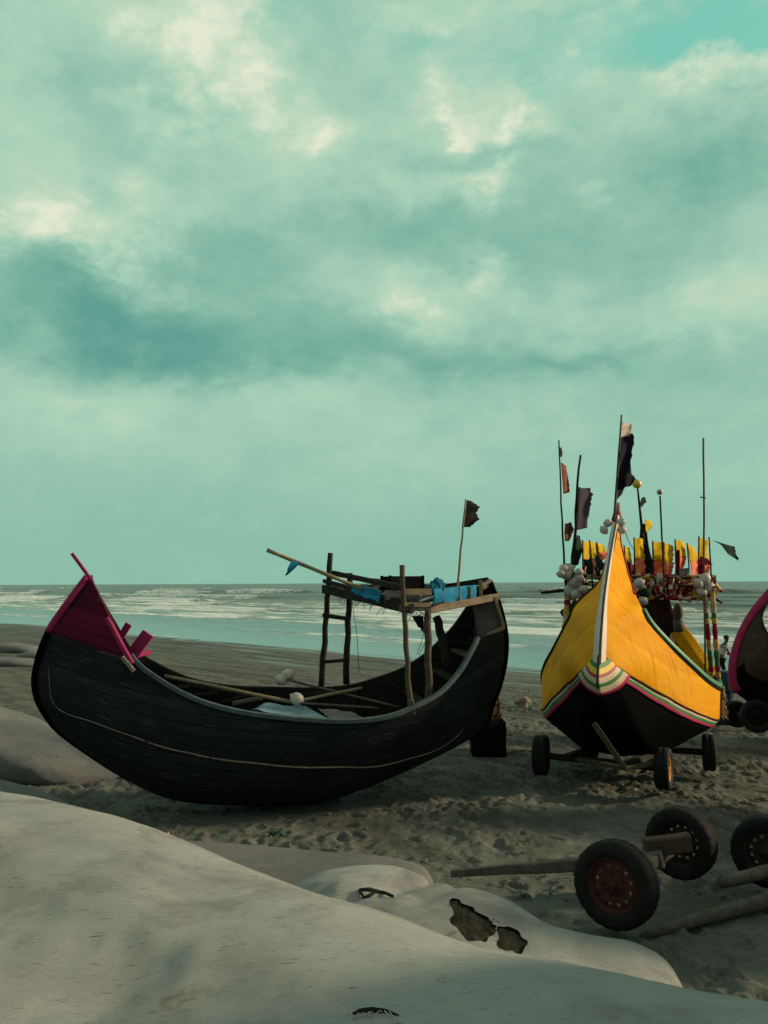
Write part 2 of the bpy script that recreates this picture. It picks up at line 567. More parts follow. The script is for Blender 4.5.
hull_black = planked('hull_black', (.007, .0105, .013), (.016, .021, .025), 9, (.17, .145, .13), .95, 0.6, 0.10, (.0015, .0015, .0015))
hull_pink = planked('hull_pink', (.070, .002, .020), (.12, .004, .034), 9, (.02, .004, .008), .8, 0.6, 0.12, (.02, .002, .006))
hull_inner = planked('hull_inner', (.008, .007, .0065), (.020, .017, .015), 9, (.11, .09, .075), .5, 0.8, 0.15)
hull_yellow = planked('hull_yellow', (.70, .275, .001), (.82, .385, .002), 9, (.40, .17, .006), .6, 0.6, 0.05, (.30, .12, .005), (1.2, 40), 0.14, stain=(.42, .14, .004), stain_amt=.6, relief=.25)
hull_tar = planked('hull_tar', (.002, .002, .0024), (.004, .004, .0045), 7, (.018, .016, .015), .6, 0.75, 0.02, (.001, .001, .001))
hull_brown_in = planked('hull_brown_in', (.016, .009, .008), (.036, .022, .018), 12, (.08, .06, .05), .4, 0.8, 0.15)
hull_grey = planked('hull_grey', (.030, .024, .022), (.048, .040, .036), 12, (.08, .07, .06), .4, 0.65, 0.2)


def striped(name, stops, axis=1, rough=0.55, noise_amt=0.25):
    """Painted bands by UV v; stops = [(v, colour)...] constant ramp."""
    m, nt, b = material(name)
    uv = nt.coord('UV')
    comp = nt.sep(uv)[axis]
    j = nt.math('MULTIPLY', nt.math('SUBTRACT', nt.noise(nt.scaled(uv, (5, 5, 1)), 4, 4), .5), .02)
    c = nt.ramp(nt.math('ADD', comp, j), stops, 'CONSTANT')
    d = nt.noise(nt.scaled(uv, (3, 14, 1)), 3, 7, 0.65)
    c = nt.mix(nt.mapr(d, 0.50, 0.68, 0, noise_amt * 2, True), c, (.06, .045, .035))
    nt.put(b.inputs['Base Color'], c)
    b.inputs['Roughness'].default_value = rough
    b.inputs['Specular IOR Level'].default_value = 0.3
    nt.put(b.inputs['Normal'], nt.bump(d, 0.3, 0.006))
    return m


CREAM, GREEN, MAG, YEL, RED, GREYB = (.62, .50, .36), (.035, .20, .055), (.50, .015, .12), (.80, .52, .02), (.40, .02, .05), (.20, .20, .22)
band_m = striped('band_m', [(0.0, MAG), (.34, GREEN), (.66, CREAM), (.90, (.05, .02, .02))])
emblem_m = striped('emblem_m', [(0, GREEN), (.20, YEL), (.36, RED), (.46, CREAM), (.62, GREEN), (.73, CREAM), (.90, MAG)], noise_amt=.3)
stem_m = striped('stem_m', [(0, RED), (.08, (.62, .52, .50)), (.46, (.05, .07, .07)), (.51, (.70, .58, .45)), (.90, RED)], noise_amt=.22)


def patched(name, cols, cell):
    """Cloth strips sewn or wound in short blocks of colour."""
    m, nt, b = material(name)
    co = nt.coord('UV')
    u, v, _ = nt.sep(co)
    fl = nt.math('FLOOR', nt.math('MULTIPLY', u, cell[0]))
    fv = nt.math('FLOOR', nt.math('MULTIPLY', v, cell[1]))
    cb = nt.new('ShaderNodeCombineXYZ')
    nt.put(cb.inputs[0], fl)
    nt.put(cb.inputs[1], fv)
    wn = nt.new('ShaderNodeTexWhiteNoise', noise_dimensions='2D')
    nt.put(wn.inputs['Vector'], cb.outputs[0])
    n = len(cols)
    c = nt.ramp(wn.outputs[0], [(i / n, c_) for i, c_ in enumerate(cols)], 'CONSTANT')
    d = nt.noise(nt.coord('Object'), 25, 4)
    c = nt.mix(nt.mapr(d, .45, .7, 0, .5), c, (.06, .03, .025))
    nt.put(b.inputs['Base Color'], c)
    b.inputs['Roughness'].default_value = 0.9
    b.inputs['Specular IOR Level'].default_value = 0.1
    nt.put(b.inputs['Normal'], nt.bump(d, 0.5, 0.01))
    return m


garland = patched('garland', [(.22, .012, .035), (.62, .48, .38), (.30, .02, .04), (.60, .42, .05), (.22, .012, .035), (.05, .02, .02), (.70, .55, .48), (.60, .48, .38), (.35, .02, .05), (.10, .10, .05)], (13, 3))
garland_post = patched('garland_post', [(.22, .012, .035), (.62, .40, .08), (.62, .48, .38), (.30, .02, .04), (.05, .15, .05), (.55, .33, .10)], (11, 1))
checker = patched('checker', [(.14, .012, .025), (.62, .50, .40), (.05, .02, .02), (.14, .012, .025)], (7, 1))

# ------------------------------------------------------------------ beach, sea
SHORE = np.array((6.2, 41.0))
SN = np.array((.745, .667))       # offshore normal
SP = np.array((.667, -.745))      # along the shore
SEA_Z = -0.75


def shore_q(x, y):
    q = (x - SHORE[0]) * SN[0] + (y - SHORE[1]) * SN[1]
    p = (x - SHORE[0]) * SP[0] + (y - SHORE[1]) * SP[1]
    return q + 1.6 * perlin(p / 22.0, q * 0 + 3.3, 5) + .7 * perlin(p / 7.0, q * 0 + 1.3, 6), p


def ground_base(x, y):
    x = np.asarray(x, float)
    y = np.asarray(y, float)
    q, p = shore_q(x, y)
    L = -q
    z = np.where(L < 24, -0.75 + 0.031 * L, -0.006 + 0.02 * (1 - np.exp(-(L - 24) / 20)))
    z = np.where(L < 0, -0.75 + .02 * L, z)
    z = np.maximum(z, -5)
    z = z + .22 * sstep(10.2, 7.2, y) * sstep(-14, -2, x)
    return z, L, p


def gz(x, y):
    return float(ground_base(np.array([x]), np.array([y]))[0][0])


def make_beach():
    xs = [0.0]
    d = 0.028
    xs = list(np.arange(-7.5, 8.5, d))
    step = d
    right, x = [], xs[-1]
    while x < 260:
        step *= 1.045
        x += step
        right.append(x)
    step, left, x = d, [], xs[0]
    while x > -260:
        step *= 1.045
        x -= step
        left.append(x)
    X = np.array(left[::-1] + xs + right)
    ys = [-80, -50, -30, -20, -12, -8, -5, -3, -1, 1, 3]
    y = 5.0
    while y < 330:
        ys.append(y)
        y += max(0.022, 0.0034 * y) if y < 60 else 0.03 * y
    Y = np.array(ys)
    GX, GY = np.meshgrid(X, Y)
    z, L, p = ground_base(GX, GY)
    near = sstep(48, 30, GY + 0 * GX) * sstep(2, 9, L)
    churn = sstep(-0.35, 0.25, fbm2d(GX / 3.1, GY / 3.1, 3, 40)) * sstep(36, 18, GY)
    n_big = fbm2d(GX / 1.9, GY / 1.9, 3, 1) * 0.05
    n_mid = fbm2d(GX / .45, GY / .45, 4, 10)
    n_sm = fbm2d(GX / .13, GY / .13, 3, 20)
    rid = 1 - np.abs(fbm2d(GX / .30, GY / .24, 3, 30)) * 2.2
    z = z + near * (n_big + (0.022 + 0.045 * churn) * n_mid + 0.030 * churn * np.clip(rid, 0, 1) + (.010 + .030 * churn) * n_sm)
    # gentle ripples and low bars on the wet flat
    z = z + (1 - near) * sstep(0, 3, L) * (0.012 * fbm2d(p / 6.0, L / 1.3, 3, 50))
    # footprints, hoof and wheel marks trodden into the dry sand
    r = np.random.default_rng(3)
    n = 2600
    fx = r.uniform(-6.5, 8.0, n)
    fy = 6.5 + 24 * r.random(n) ** 1.5
    fa = r.uniform(0, np.pi, n)
    fl = r.uniform(.08, .15, n)
    fd = r.uniform(.015, .05, n)
    for k in range(n):
        i0, i1 = np.searchsorted(Y, [fy[k] - .3, fy[k] + .3])
        j0, j1 = np.searchsorted(X, [fx[k] - .3, fx[k] + .3])
        if i1 <= i0 or j1 <= j0:
            continue
        sx, sy = GX[i0:i1, j0:j1] - fx[k], GY[i0:i1, j0:j1] - fy[k]
        c, s = np.cos(fa[k]), np.sin(fa[k])
        a, b = (c * sx + s * sy) / fl[k], (-s * sx + c * sy) / (fl[k] * .5)
        rr = np.sqrt(a * a + b * b)
        z[i0:i1, j0:j1] += fd[k] * (-np.exp(-rr ** 3) + .55 * np.exp(-((rr - 1.35) / .3) ** 2))
    # two wheel ruts running down to the water
    for off in (0.0, 1.5):
        line = GX - (4.9 + off + 0.36 * (GY - 13) + .25 * np.sin(GY / 4))
        z -= .03 * np.exp(-(line / .09) ** 2) * sstep(13, 15, GY) * sstep(40, 25, GY)
    # hollow scoured along the tyres and hull
    wet = sstep(26, 9, L + 3.2 * fbm2d(p / 9.0, L / 2.0, 3, 60))
    film = np.maximum(sstep(2.6, -0.5, L + 3.8 * fbm2d(p / 14.0, L / 1.1, 3, 70)), .75 * sstep(.22, .5, fbm2d(p / 12.0, L / .9, 3, 71)) * sstep(14, 5, L))
    dark = np.maximum(sstep(-.05, .40, fbm2d(p / 9.0, L / .8, 3, 80)) * sstep(34, 14, L), .8 * sstep(.0, .35, fbm2d(p / 2.2, L / .5, 4, 84)) * sstep(1, 6, L) * sstep(30, 18, L))
    me = bpy.data.meshes.new('beach')
    ny, nx = GX.shape
    co = np.stack([GX, GY, z], -1).reshape(-1, 3).astype(np.float32)
    me.vertices.add(len(co))
    me.vertices.foreach_set('co', co.ravel())
    ii = (np.arange(ny - 1)[:, None] * nx + np.arange(nx - 1)[None]).ravel()
    quads = np.stack([ii, ii + 1, ii + nx + 1, ii + nx], -1).astype(np.int32)
    nf = len(quads)
    me.loops.add(nf * 4)
    me.loops.foreach_set('vertex_index', quads.ravel())
    me.polygons.add(nf)
    me.polygons.foreach_set('loop_start', np.arange(0, nf * 4, 4, dtype=np.int32))
    me.polygons.foreach_set('use_smooth', np.ones(nf, dtype=bool))
    me.update(calc_edges=True)
    for nm, arr in (('wet', wet), ('film', film), ('dark', dark), ('churn', churn)):
        a = me.attributes.new(nm, 'FLOAT', 'POINT')
        a.data.foreach_set('value', arr.ravel().astype(np.float32))
    o = bpy.data.objects.new('beach', me)
    col.objects.link(o)
    o['kind'] = 'structure'
    m, nt, b = material('sand')
    co = nt.coord('Object')
    n1 = nt.noise(co, 1.1, 6, .6)
    n2 = nt.noise(co, 14, 6, .65)
    n3 = nt.noise(co, 160, 3, .6)
    dry = nt.mix(nt.mapr(nt.math('ADD', nt.math('MULTIPLY', n1, .6), nt.math('MULTIPLY', n2, .4)), .36, .64), (.092, .103, .096), (.186, .200, .180))
    dry = nt.mix(nt.mapr(nt.math('ADD', nt.math('MULTIPLY', n3, .6), nt.math('MULTIPLY', nt.noise(co, 38, 5, .7), .4)), .48, .62, 0, .75), dry, (.040, .038, .031))
    wetc = nt.mix(nt.mapr(nt.noise(nt.scaled(co, (1, 1, 1)), 2.2, 5), .4, .62), (.088, .088, .076), (.132, .131, .111))
    wa = nt.attr('wet')[2]
    c = nt.mix(wa, dry, wetc)
    c = nt.mix(nt.math('MULTIPLY', nt.attr('dark')[2], .8), c, (.045, .043, .037))
    fa_ = nt.attr('film')[2]
    c = nt.mix(nt.math('MULTIPLY', fa_, .7), c, (.035, .05, .05))
    nt.put(b.inputs['Base Color'], c)
    nt.put(b.inputs['Roughness'], nt.math('ADD', nt.math('MULTIPLY', fa_, -.55), nt.math('SUBTRACT', .92, nt.math('MULTIPLY', wa, .25))))
    nt.put(b.inputs['Specular IOR Level'], nt.math('MULTIPLY_ADD', fa_, .45, .12))
    hh = nt.math('ADD', nt.math('MULTIPLY', n2, 1.0), nt.math('MULTIPLY', n3, .35))
    bp = nt.bump(hh, 0.35, 0.02)
    b2 = m.node_tree.nodes[-1]
    nt.put(b2.inputs['Strength'], nt.math('MULTIPLY', nt.math('SUBTRACT', 1.0, nt.math('MULTIPLY', wa, .6)), .9))
    nt.put(b.inputs['Normal'], bp)
    me.materials.append(m)
    return o


def make_sea():
    us = np.concatenate([np.linspace(-3.2, -1.0, 70, endpoint=False), np.linspace(-1.0, 1.0, 520), np.linspace(1.02, 3.2, 70)])
    ds = [24.0]
    while ds[-1] < 30000:
        ds.append(ds[-1] * (1.0052 if ds[-1] < 420 else 1.03))
    D = np.array(ds)
    GU, GD = np.meshgrid(us, D)
    X, Y = GU * GD, GD
    q, p = shore_q(X, Y)
    z = np.zeros_like(q)
    foam = np.zeros_like(q)
    fade = sstep(700, 120, q)
    # swell rolling in, steepening as it breaks
    crests = [(10, .10, 2.2, .7), (24, .25, 3.2, 1.0), (38, .40, 3.6, 1.0), (53, .50, 4.2, 1.0), (70, .65, 4.5, 1.0), (95, 1.0, 4.6, .9), (125, 1.4, 5, .9), (165, 1.8, 5.5, .95), (225, 2.0, 6.5, .8), (310, 1.8, 8, .3)]
    for k, (q0, amp, wd, fo) in enumerate(crests):
        qc = q0 * (1 + .0) + q0 * .10 * perlin(p / 55.0 + 3 * k, p * 0 + k * 2.7, 90) + 2.5 * perlin(p / 14.0, p * 0 + k * 1.9, 91)
        side = sstep(-.15, .28, perlin(p / 38.0 + 11 * k, q * 0 + 5.1 * k, 92) + (.10 if k < 5 else 0.0))
        dq = q - qc
        prof = np.where(dq < 0, np.exp(-(dq / (wd * .27)) ** 2), np.exp(-(dq / wd) ** 2))
        z += amp * prof * (.3 + .7 * side)
        # white water: on the crest and trailing shoreward
        tr = 1.7 if q0 < 90 else .9
        fr = np.where(dq < 0, np.exp(-(dq / (wd * tr)) ** 2), np.exp(-(dq / (wd * .45)) ** 2))
        foam = np.maximum(foam, fo * fr * side)
    z += fade * (.06 * fbm2d(p / 6.0, q / 2.4, 3, 95) + .03 * fbm2d(X / 1.6, Y / 1.6, 2, 96)) * sstep(0, 12, q)
    wash = sstep(12, 24, q) * sstep(120, 60, q) * (.56 + .85 * fbm2d(p / 13.0, q / 2.6, 4, 97))
    foam = np.maximum(foam, np.clip(wash, 0, .75))
    # lacy edge of the last swash
    edge = np.exp(-((q - .25) / .35) ** 2) * sstep(-.2, .3, perlin(p / 5.0, p * 0 + .7, 98)) * .8
    foam = np.maximum(foam, edge)
    z = SEA_Z + z * sstep(-1, 14, q)
    co = np.stack([X, Y, z], -1).reshape(-1, 3).astype(np.float32)
    me = bpy.data.meshes.new('sea')
    ny, nx = X.shape
    me.vertices.add(len(co))
    me.vertices.foreach_set('co', co.ravel())
    ii = (np.arange(ny - 1)[:, None] * nx + np.arange(nx - 1)[None])
    ii = ii[(q[:-1, :-1] > -6) | (q[1:, 1:] > -6)]
    quads = np.stack([ii, ii + 1, ii + nx + 1, ii + nx], -1).astype(np.int32)
    nf = len(quads)
    me.loops.add(nf * 4)
    me.loops.foreach_set('vertex_index', quads.ravel())
    me.polygons.add(nf)
    me.polygons.foreach_set('loop_start', np.arange(0, nf * 4, 4, dtype=np.int32))
    me.polygons.foreach_set('use_smooth', np.ones(nf, dtype=bool))
    me.update(calc_edges=True)
    for nm, arr in (('foam', foam), ('off', np.clip(q / 60.0, 0, 1))):
        a = me.attributes.new(nm, 'FLOAT', 'POINT')
        a.data.foreach_set('value', arr.ravel().astype(np.float32))
    o = bpy.data.objects.new('sea', me)
    col.objects.link(o)
    o['kind'] = 'structure'
    m, nt, b = material('sea_water')
    co = nt.coord('Object')
    al = nt.scaled(co, (1, 1, 1), rot=(0, 0, math.atan2(SP[1], SP[0]) * -1))
    n1 = nt.noise(nt.scaled(al, (.25, 1, 1)), .9, 6, .65)
    n2 = nt.noise(nt.scaled(al, (.4, 1, 1)), 3.5, 5, .65)
    n0 = nt.noise(nt.scaled(al, (.22, 1, 1)), .28, 5, .6)
    fo = nt.attr('foam')[2]
    n3 = nt.noise(nt.scaled(al, (.16, 1, 1)), 2.2, 6, .72)
    thr = nt.math('ADD', fo, nt.math('ADD', nt.math('MULTIPLY', nt.math('SUBTRACT', n1, .5), 1.0), nt.math('MULTIPLY', nt.math('SUBTRACT', n3, .5), 1.6)))
    fm = nt.mapr(thr, .46, .86, 0, 1, True)
    deep = nt.mix(nt.attr('off')[2], (.06, .10, .10), (.085, .095, .075))
    c = nt.mix(fm, deep, (.74, .80, .79))
    nt.put(b.inputs['Base Color'], c)
    nt.put(b.inputs['Roughness'], nt.math('MULTIPLY_ADD', fm, .6, nt.math('MULTIPLY_ADD', nt.attr('off')[2], .20, .10)))
    b.inputs['IOR'].default_value = 1.33
    bp = nt.bump(nt.math('ADD', nt.math('MULTIPLY', n0, 2.6), nt.math('ADD', nt.math('MULTIPLY', n1, 1.0), nt.math('MULTIPLY', n2, .25))), 1.0, 0.5)
    nd = m.node_tree.nodes[-1]
    nt.put(nd.inputs['Strength'], nt.math('MULTIPLY_ADD', nt.attr('off')[2], .85, .06))
    nt.put(b.inputs['Normal'], bp)
    me.materials.append(m)
    return o


make_beach()
make_sea()

# ------------------------------------------------------------------ geotextile sandbags


def geotextile(name, c1, c2):
    m, nt, b = material(name)
    co = nt.coord('Object')
    n1 = nt.noise(co, .9, 6, .62)
    n2 = nt.noise(co, 5, 7, .66)
    weave = nt.new('ShaderNodeTexWave', wave_type='BANDS', bands_direction='X')
    nt.put(weave.inputs[0], nt.scaled(co, (1, 1, 1), rot=(0, 0, .9)))
    weave.inputs['Scale'].default_value = 150
    weave.inputs['Distortion'].default_value = .8
    weave2 = nt.new('ShaderNodeTexWave', wave_type='BANDS', bands_direction='Y')
    nt.put(weave2.inputs[0], nt.scaled(co, (1, 1, 1), rot=(0, 0, .9)))
    weave2.inputs['Scale'].default_value = 150
    weave2.inputs['Distortion'].default_value = .8
    fine = nt.noise(co, 220, 3, .7)
    c = nt.mix(nt.mapr(nt.math('ADD', nt.math('MULTIPLY', n1, .6), nt.math('MULTIPLY', n2, .4)), .38, .62), c1, c2)
    c = nt.mix(nt.mapr(fine, .42, .70, 0, .5), c, tuple(x * .45 for x in c1))
    # short dark fibres and scuffs
    scr = nt.noise(nt.scaled(co, (6.5, 75, 10), rot=(0, 0, .35)), 1.5, 3, .5)
    c = nt.mix(nt.mapr(scr, .67, .73, 0, .85, True), c, (.03, .028, .024))
    scr2 = nt.noise(nt.scaled(co, (4.0, 44, 8), rot=(0, 0, -.25), loc=(4, 1, 3)), 2.6, 3, .5)
    c = nt.mix(nt.mapr(scr2, .67, .73, 0, .75, True), c, (.045, .04, .032))
    # stains of wet sand and algae
    st = nt.noise(nt.scaled(co, (1, 1, 1), loc=(7, 3, 1)), 1.9, 7, .7, .6)
    c = nt.mix(nt.mapr(st, .60, .70, 0, .6, True), c, (.15, .135, .09))
    st2 = nt.noise(nt.scaled(co, (1, 1, 1), loc=(2, 9, 1)), 1.3, 6, .65, .4)
    c = nt.mix(nt.mapr(st2, .48, .64, 0, .6, True), c, (.20, .20, .205))
    nt.put(b.inputs['Base Color'], c)
    b.inputs['Roughness'].default_value = .95
    b.inputs['Specular IOR Level'].default_value = .12
    h = nt.math('ADD', nt.math('MULTIPLY', nt.math('ADD', weave.outputs['Fac'], weave2.outputs['Fac']), .18), nt.math('ADD', nt.math('MULTIPLY', n2, 2.2), nt.math('MULTIPLY', fine, .3)))
    fold = nt.noise(nt.scaled(co, (1.3, 5.5, 2.5), rot=(0, 0, .5)), 1.4, 5, .6, .5)
    fold = nt.math('ABSOLUTE', nt.math('SUBTRACT', fold, .5))
    fold2 = nt.noise(nt.scaled(co, (2.2, 7.5, 3), rot=(0, 0, -.6), loc=(3, 8, 1)), 1.2, 5, .6, .4)
    fold2 = nt.math('ABSOLUTE', nt.math('SUBTRACT', fold2, .5))
    b1 = nt.bump(nt.math('ADD', fold, nt.math('MULTIPLY', fold2, .7)), .55, .05)
    nt.put(b.inputs['Normal'], nt.bump(h, .6, .012, b1))
    return m


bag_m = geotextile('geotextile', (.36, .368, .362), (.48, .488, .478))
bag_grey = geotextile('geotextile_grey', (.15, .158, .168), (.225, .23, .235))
tear_m = weathered('tear_m', (.016, .015, .012), (.065, .06, .046), .95, 14, (1, 1, 1), 1.0, .05, fine=60, dirt=(.008, .008, .007), dirt_amt=.9)


def tube_bag(name, pts, label, mat=None, wob=.03, seed=0, n=44, per=26, sq=2.5, creases=(), cut=None):
    """pts: rows of (x, y, z_floor, half_width, height)."""
    P = np.array(pts, float)
    ts = np.linspace(0, len(P) - 1, (len(P) - 1) * per + 1)
    C = curve(P, ts)
    tang = np.gradient(C[:, :2], axis=0)
    tang /= np.linalg.norm(tang, axis=1)[:, None] + 1e-9
    th = np.linspace(0, 2 * np.pi, n, endpoint=False)
    ct, st = np.cos(th), np.sin(th)
    e = 2 / sq
    cx, cz = np.sign(ct) * np.abs(ct) ** e, np.sign(st) * np.abs(st) ** e
    G = np.zeros((len(C), n, 3))
    arc = np.concatenate([[0], np.cumsum(np.linalg.norm(np.diff(C[:, :2], axis=0), axis=1))])
    for i, (x, y, zf, hw, ht) in enumerate(C):
        hw, ht = max(hw, .01), max(ht, .01)
        nx_, ny_ = -tang[i, 1], tang[i, 0]
        nz = fbm2d(th * 1.3 + 50, np.full(n, arc[i] * 1.1), 3, 200 + seed) * wob * 1.6 + fbm2d(th * 5 + 9, np.full(n, arc[i] * 3.5), 2, 230 + seed) * wob * .35
        for (ca, cw, cd) in creases:
            nz = nz - cd * np.exp(-((arc[i] - ca - .25 * np.sin(th * 1.5)) / cw) ** 2)
        r = 1 + nz * min(1, hw / .3)
        G[i, :, 0] = x + nx_ * cx * hw * r
        G[i, :, 1] = y + ny_ * cx * hw * r
        G[i, :, 2] = zf + ht / 2 + cz * ht / 2 * r
    mb = MB()
    mb.grid(G, close_v=True)
    k = len(mb.v)
    mb.f.append(tuple(range(n - 1, -1, -1))); mb.m.append(0); mb.sm.append(True)
    mb.f.append(tuple(k - n + i for i in range(n))); mb.m.append(0); mb.sm.append(True)
    if cut:
        keep = [i for i, f in enumerate(mb.f) if len(f) > 4 or not cut([sum(mb.v[k][a_] for k in f) / len(f) for a_ in range(3)])]
        full_f = mb.f
        gone = set(range(len(full_f))) - set(keep)
        on_gone, on_keep = set(), set()
        for i, f in enumerate(full_f):
            (on_gone if i in gone else on_keep).update(f)
        rim = on_gone & on_keep
        nb = {k: set() for k in rim}
        for i in gone:
            f = full_f[i]
            for a_, b_ in zip(f, f[1:] + f[:1]):
                if a_ in rim and b_ in rim:
                    nb[a_].add(b_); nb[b_].add(a_)
        for _ in range(5):
            new = {k: tuple(Vector(mb.v[k]) * .4 + sum((Vector(mb.v[q]) for q in nb[k]), Vector()) * (.6 / len(nb[k]))) for k in rim if nb[k]}
            for k, p in new.items():
                mb.v[k] = p
        mb.f, mb.m, mb.sm = [mb.f[i] for i in keep], [mb.m[i] for i in keep], [mb.sm[i] for i in keep]
    o = mb.build(name, mat or bag_m)
    tag(o, label, 'sandbag')
    return o, mb


def conform(mb, pts2d, frm, off, name, mat, parent, direction=None, thick=0.0, ring=6):
    """A fan-shaped patch draped over a bag: outline and interior points cast onto it from the camera side."""
    bvh = BVHTree.FromPolygons([Vector(p) for p in mb.v], [f for f in mb.f])
    n = len(pts2d)
    cx = sum(p[0] for p in pts2d) / n
    cy = sum(p[1] for p in pts2d) / n
    out = MB()
    rows = []
    for r in range(ring + 1):
        k = r / ring
        row = []
        for (px, py) in pts2d:
            q = at(cx + (px - cx) * max(k, .02), cy + (py - cy) * max(k, .02), 5.0)
            d = (q - frm).normalized()
            hit = bvh.ray_cast(frm, d)
            if hit[0] is None:
                row.append(None)
            else:
                nn = hit[1] if hit[1].dot(d) < 0 else -hit[1]
                bump = off * (1.2 - k) + rnd.uniform(-.4, .4) * off
                row.append(hit[0] + nn * bump if r < ring else hit[0] - nn * .004)
        rows.append(row)
    good = [[p for p in row] for row in rows]
    for row in good:
        for i, p in enumerate(row):
            if p is None:
                cand = [x for x in row if x is not None]
                row[i] = cand[0] if cand else Vector((0, 0, -1))
    out.grid([[tuple(p) for p in row] for row in good], close_v=True)
    return out.build(name, mat, parent)


# the great bag the photographer stands on: its crest follows the near ridge of the picture
CREST = [(-260, 760, 7.4), (-120, 768, 6.6), (0, 787, 5.7), (100, 812, 5.05), (200, 850, 4.5), (300, 882, 4.05), (400, 918, 3.65), (500, 945, 3.35), (600, 969, 3.1), (700, 989, 2.9), (800, 1005, 2.75), (960, 1030, 2.55), (1200, 1060, 2.3)]


def great_bag():
    pts = [at(*c) for c in CREST]
    adj = np.zeros(len(pts))
    seaward = np.array((.62, .78))
    ws = np.concatenate([np.linspace(-1.35, 0, 34), np.linspace(.06, 5.2, 90), np.linspace(5.3, 6.0, 10)])
    nC = 260
    inv = CAM_M.inverted()
    RM = np.array(inv.to_3x3())
    TR = np.array(inv.translation)
    for it in range(13):
        C = curve([(p.x, p.y, p.z + adj[i]) for i, p in enumerate(pts)], np.linspace(0, len(pts) - 1, nC))
        zf = ground_base(C[:, 0], C[:, 1])[0][:, None] - .15
        W = ws[None, :]
        cz = C[:, 2:3]
        k = np.clip(-W / 1.35, 0, 1)
        z = np.where(W < 0, cz - (cz - zf) * (1 - np.sqrt(np.clip(1 - k ** 2.2, 0, 1))), np.where(W < 5.2, cz - .085 * W - .012 * W * W, cz - .77 - (W - 5.2) / .8 * (cz - zf - .77)))
        G = np.stack([C[:, 0:1] - seaward[0] * W, C[:, 1:2] - seaward[1] * W, z], -1)
        nz = .11 * fbm2d(G[..., 0] / 1.7 + 3, G[..., 1] / 1.1, 2, 300) + .03 * fbm2d(G[..., 0] / .7, G[..., 1] / .6, 3, 303) + .014 * fbm2d(G[..., 0] / .35, G[..., 1] / .35, 3, 310)
        nz = nz + .010 * (1 - np.abs(fbm2d(G[..., 0] / .9 + .3 * G[..., 1], G[..., 1] / .35, 3, 320)) * 2.5)
        G[..., 2] += nz * (0.25 + .75 * sstep(0.0, .5, ws)[None, :])
        Q = G.reshape(-1, 3) @ RM.T + TR
        ok = Q[:, 2] < -.3
        u = W_PX / 2 - Q[:, 0] / Q[:, 2] * F_PX
        v = H_PX / 2 + Q[:, 1] / Q[:, 2] * F_PX
        for i, c in enumerate(CREST):
            if not -130 <= c[0] <= 970:
                continue
            sel = ok & (np.abs(u - c[0]) < 10)
            if sel.any():
                d = v[sel].min() - c[1]          # negative: stands too high
                adj[i] += np.clip(d * c[2] / F_PX * .4, -.06, .06)
        adj[0], adj[1], adj[-1], adj[-2] = adj[2], adj[2], adj[-3], adj[-3]
        if it < 11:
            adj[1:-1] = .2 * adj[:-2] + .6 * adj[1:-1] + .2 * adj[2:]
    mb = MB()
    mb.grid(G)
    o = mb.build('geotextile_sandbag', bag_m)
    tag(o, 'huge pale geotextile sandbag filling the bottom of the picture', 'sandbag')
    return o, mb


big, big_mb = great_bag()
# a cut with frayed threads near the lower edge
_bvb = BVHTree.FromPolygons([Vector(p) for p in big_mb.v], big_mb.f)


def on_bag(bvh, px, py, off=.012):
    d = (at(px, py, 5) - Vector((0, 0, CAM_Z))).normalized()
    h = bvh.ray_cast(Vector((0, 0, CAM_Z)), d)
    return h[0] + (h[1] if h[1].dot(d) < 0 else -h[1]) * off if h[0] else None


_cut = MB()
_q = [on_bag(_bvb, *p, .003) for p in ((352, 1015), (360, 1012), (372, 1011), (386, 1012), (399, 1016))]
_cut.tube([p for p in _q if p], [.003, .009, .011, .008, .002], 7)
_cut.build('slit', rope_dark, big)
for k in range(9):
    px = 345 + k * 6
    _q = [on_bag(_bvb, px + rnd.uniform(-2, 2), 1014 + rnd.uniform(-2, 1), .004), on_bag(_bvb, px + rnd.uniform(-6, 6), 1017 + rnd.uniform(-4, 4), .012), on_bag(_bvb, px + rnd.uniform(-10, 10), 1019 + rnd.uniform(-4, 3), .004)]
    if all(_q):
        _th = MB(); _th.tube(_q, .0018, 4); _th.build('frayed_thread', cloth_white, big)
LOW_PTS = [
    (-.95, 7.35, .05, .10, .25), (-.75, 7.2, .05, .50, .58), (-.25, 7.0, .05, .66, .76), (.15, 6.75, .05, .62, .74), (.60, 6.6, .02, .70, .70), (1.0, 6.45, .0, .62, .58), (1.4, 6.38, -.02, .54, .52), (1.74, 6.34, -.02, .48, .48), (1.95, 6.32, -.02, .36, .38), (2.06, 6.31, .0, .06, .12)]
HOLES = [[(450, 907), (458, 904), (470, 908), (484, 914), (492, 922), (493, 936), (487, 944), (474, 942), (461, 931), (452, 920)], [(495, 921), (503, 925), (516, 932), (524, 940), (528, 950), (515, 955), (502, 949), (496, 938)], [(446, 901), (455, 899), (466, 902), (470, 905), (458, 904)]]


def in_hole(p):
    c = CAM_M.inverted() @ Vector(p)
    x, y = W_PX / 2 - c.x / c.z * F_PX, H_PX / 2 + c.y / c.z * F_PX
    x += 3.0 * math.sin(p[0] * 31 + p[1] * 23)
    y += 2.0 * math.sin(p[0] * 27 - p[1] * 31)
    for poly in HOLES:
        ins = False
        for k in range(len(poly)):
            (x1, y1), (x2, y2) = poly[k], poly[k - 1]
            if (y1 > y) != (y2 > y) and x < (x2 - x1) * (y - y1) / (y2 - y1) + x1:
                ins = not ins
        if ins:
            return True
    return False


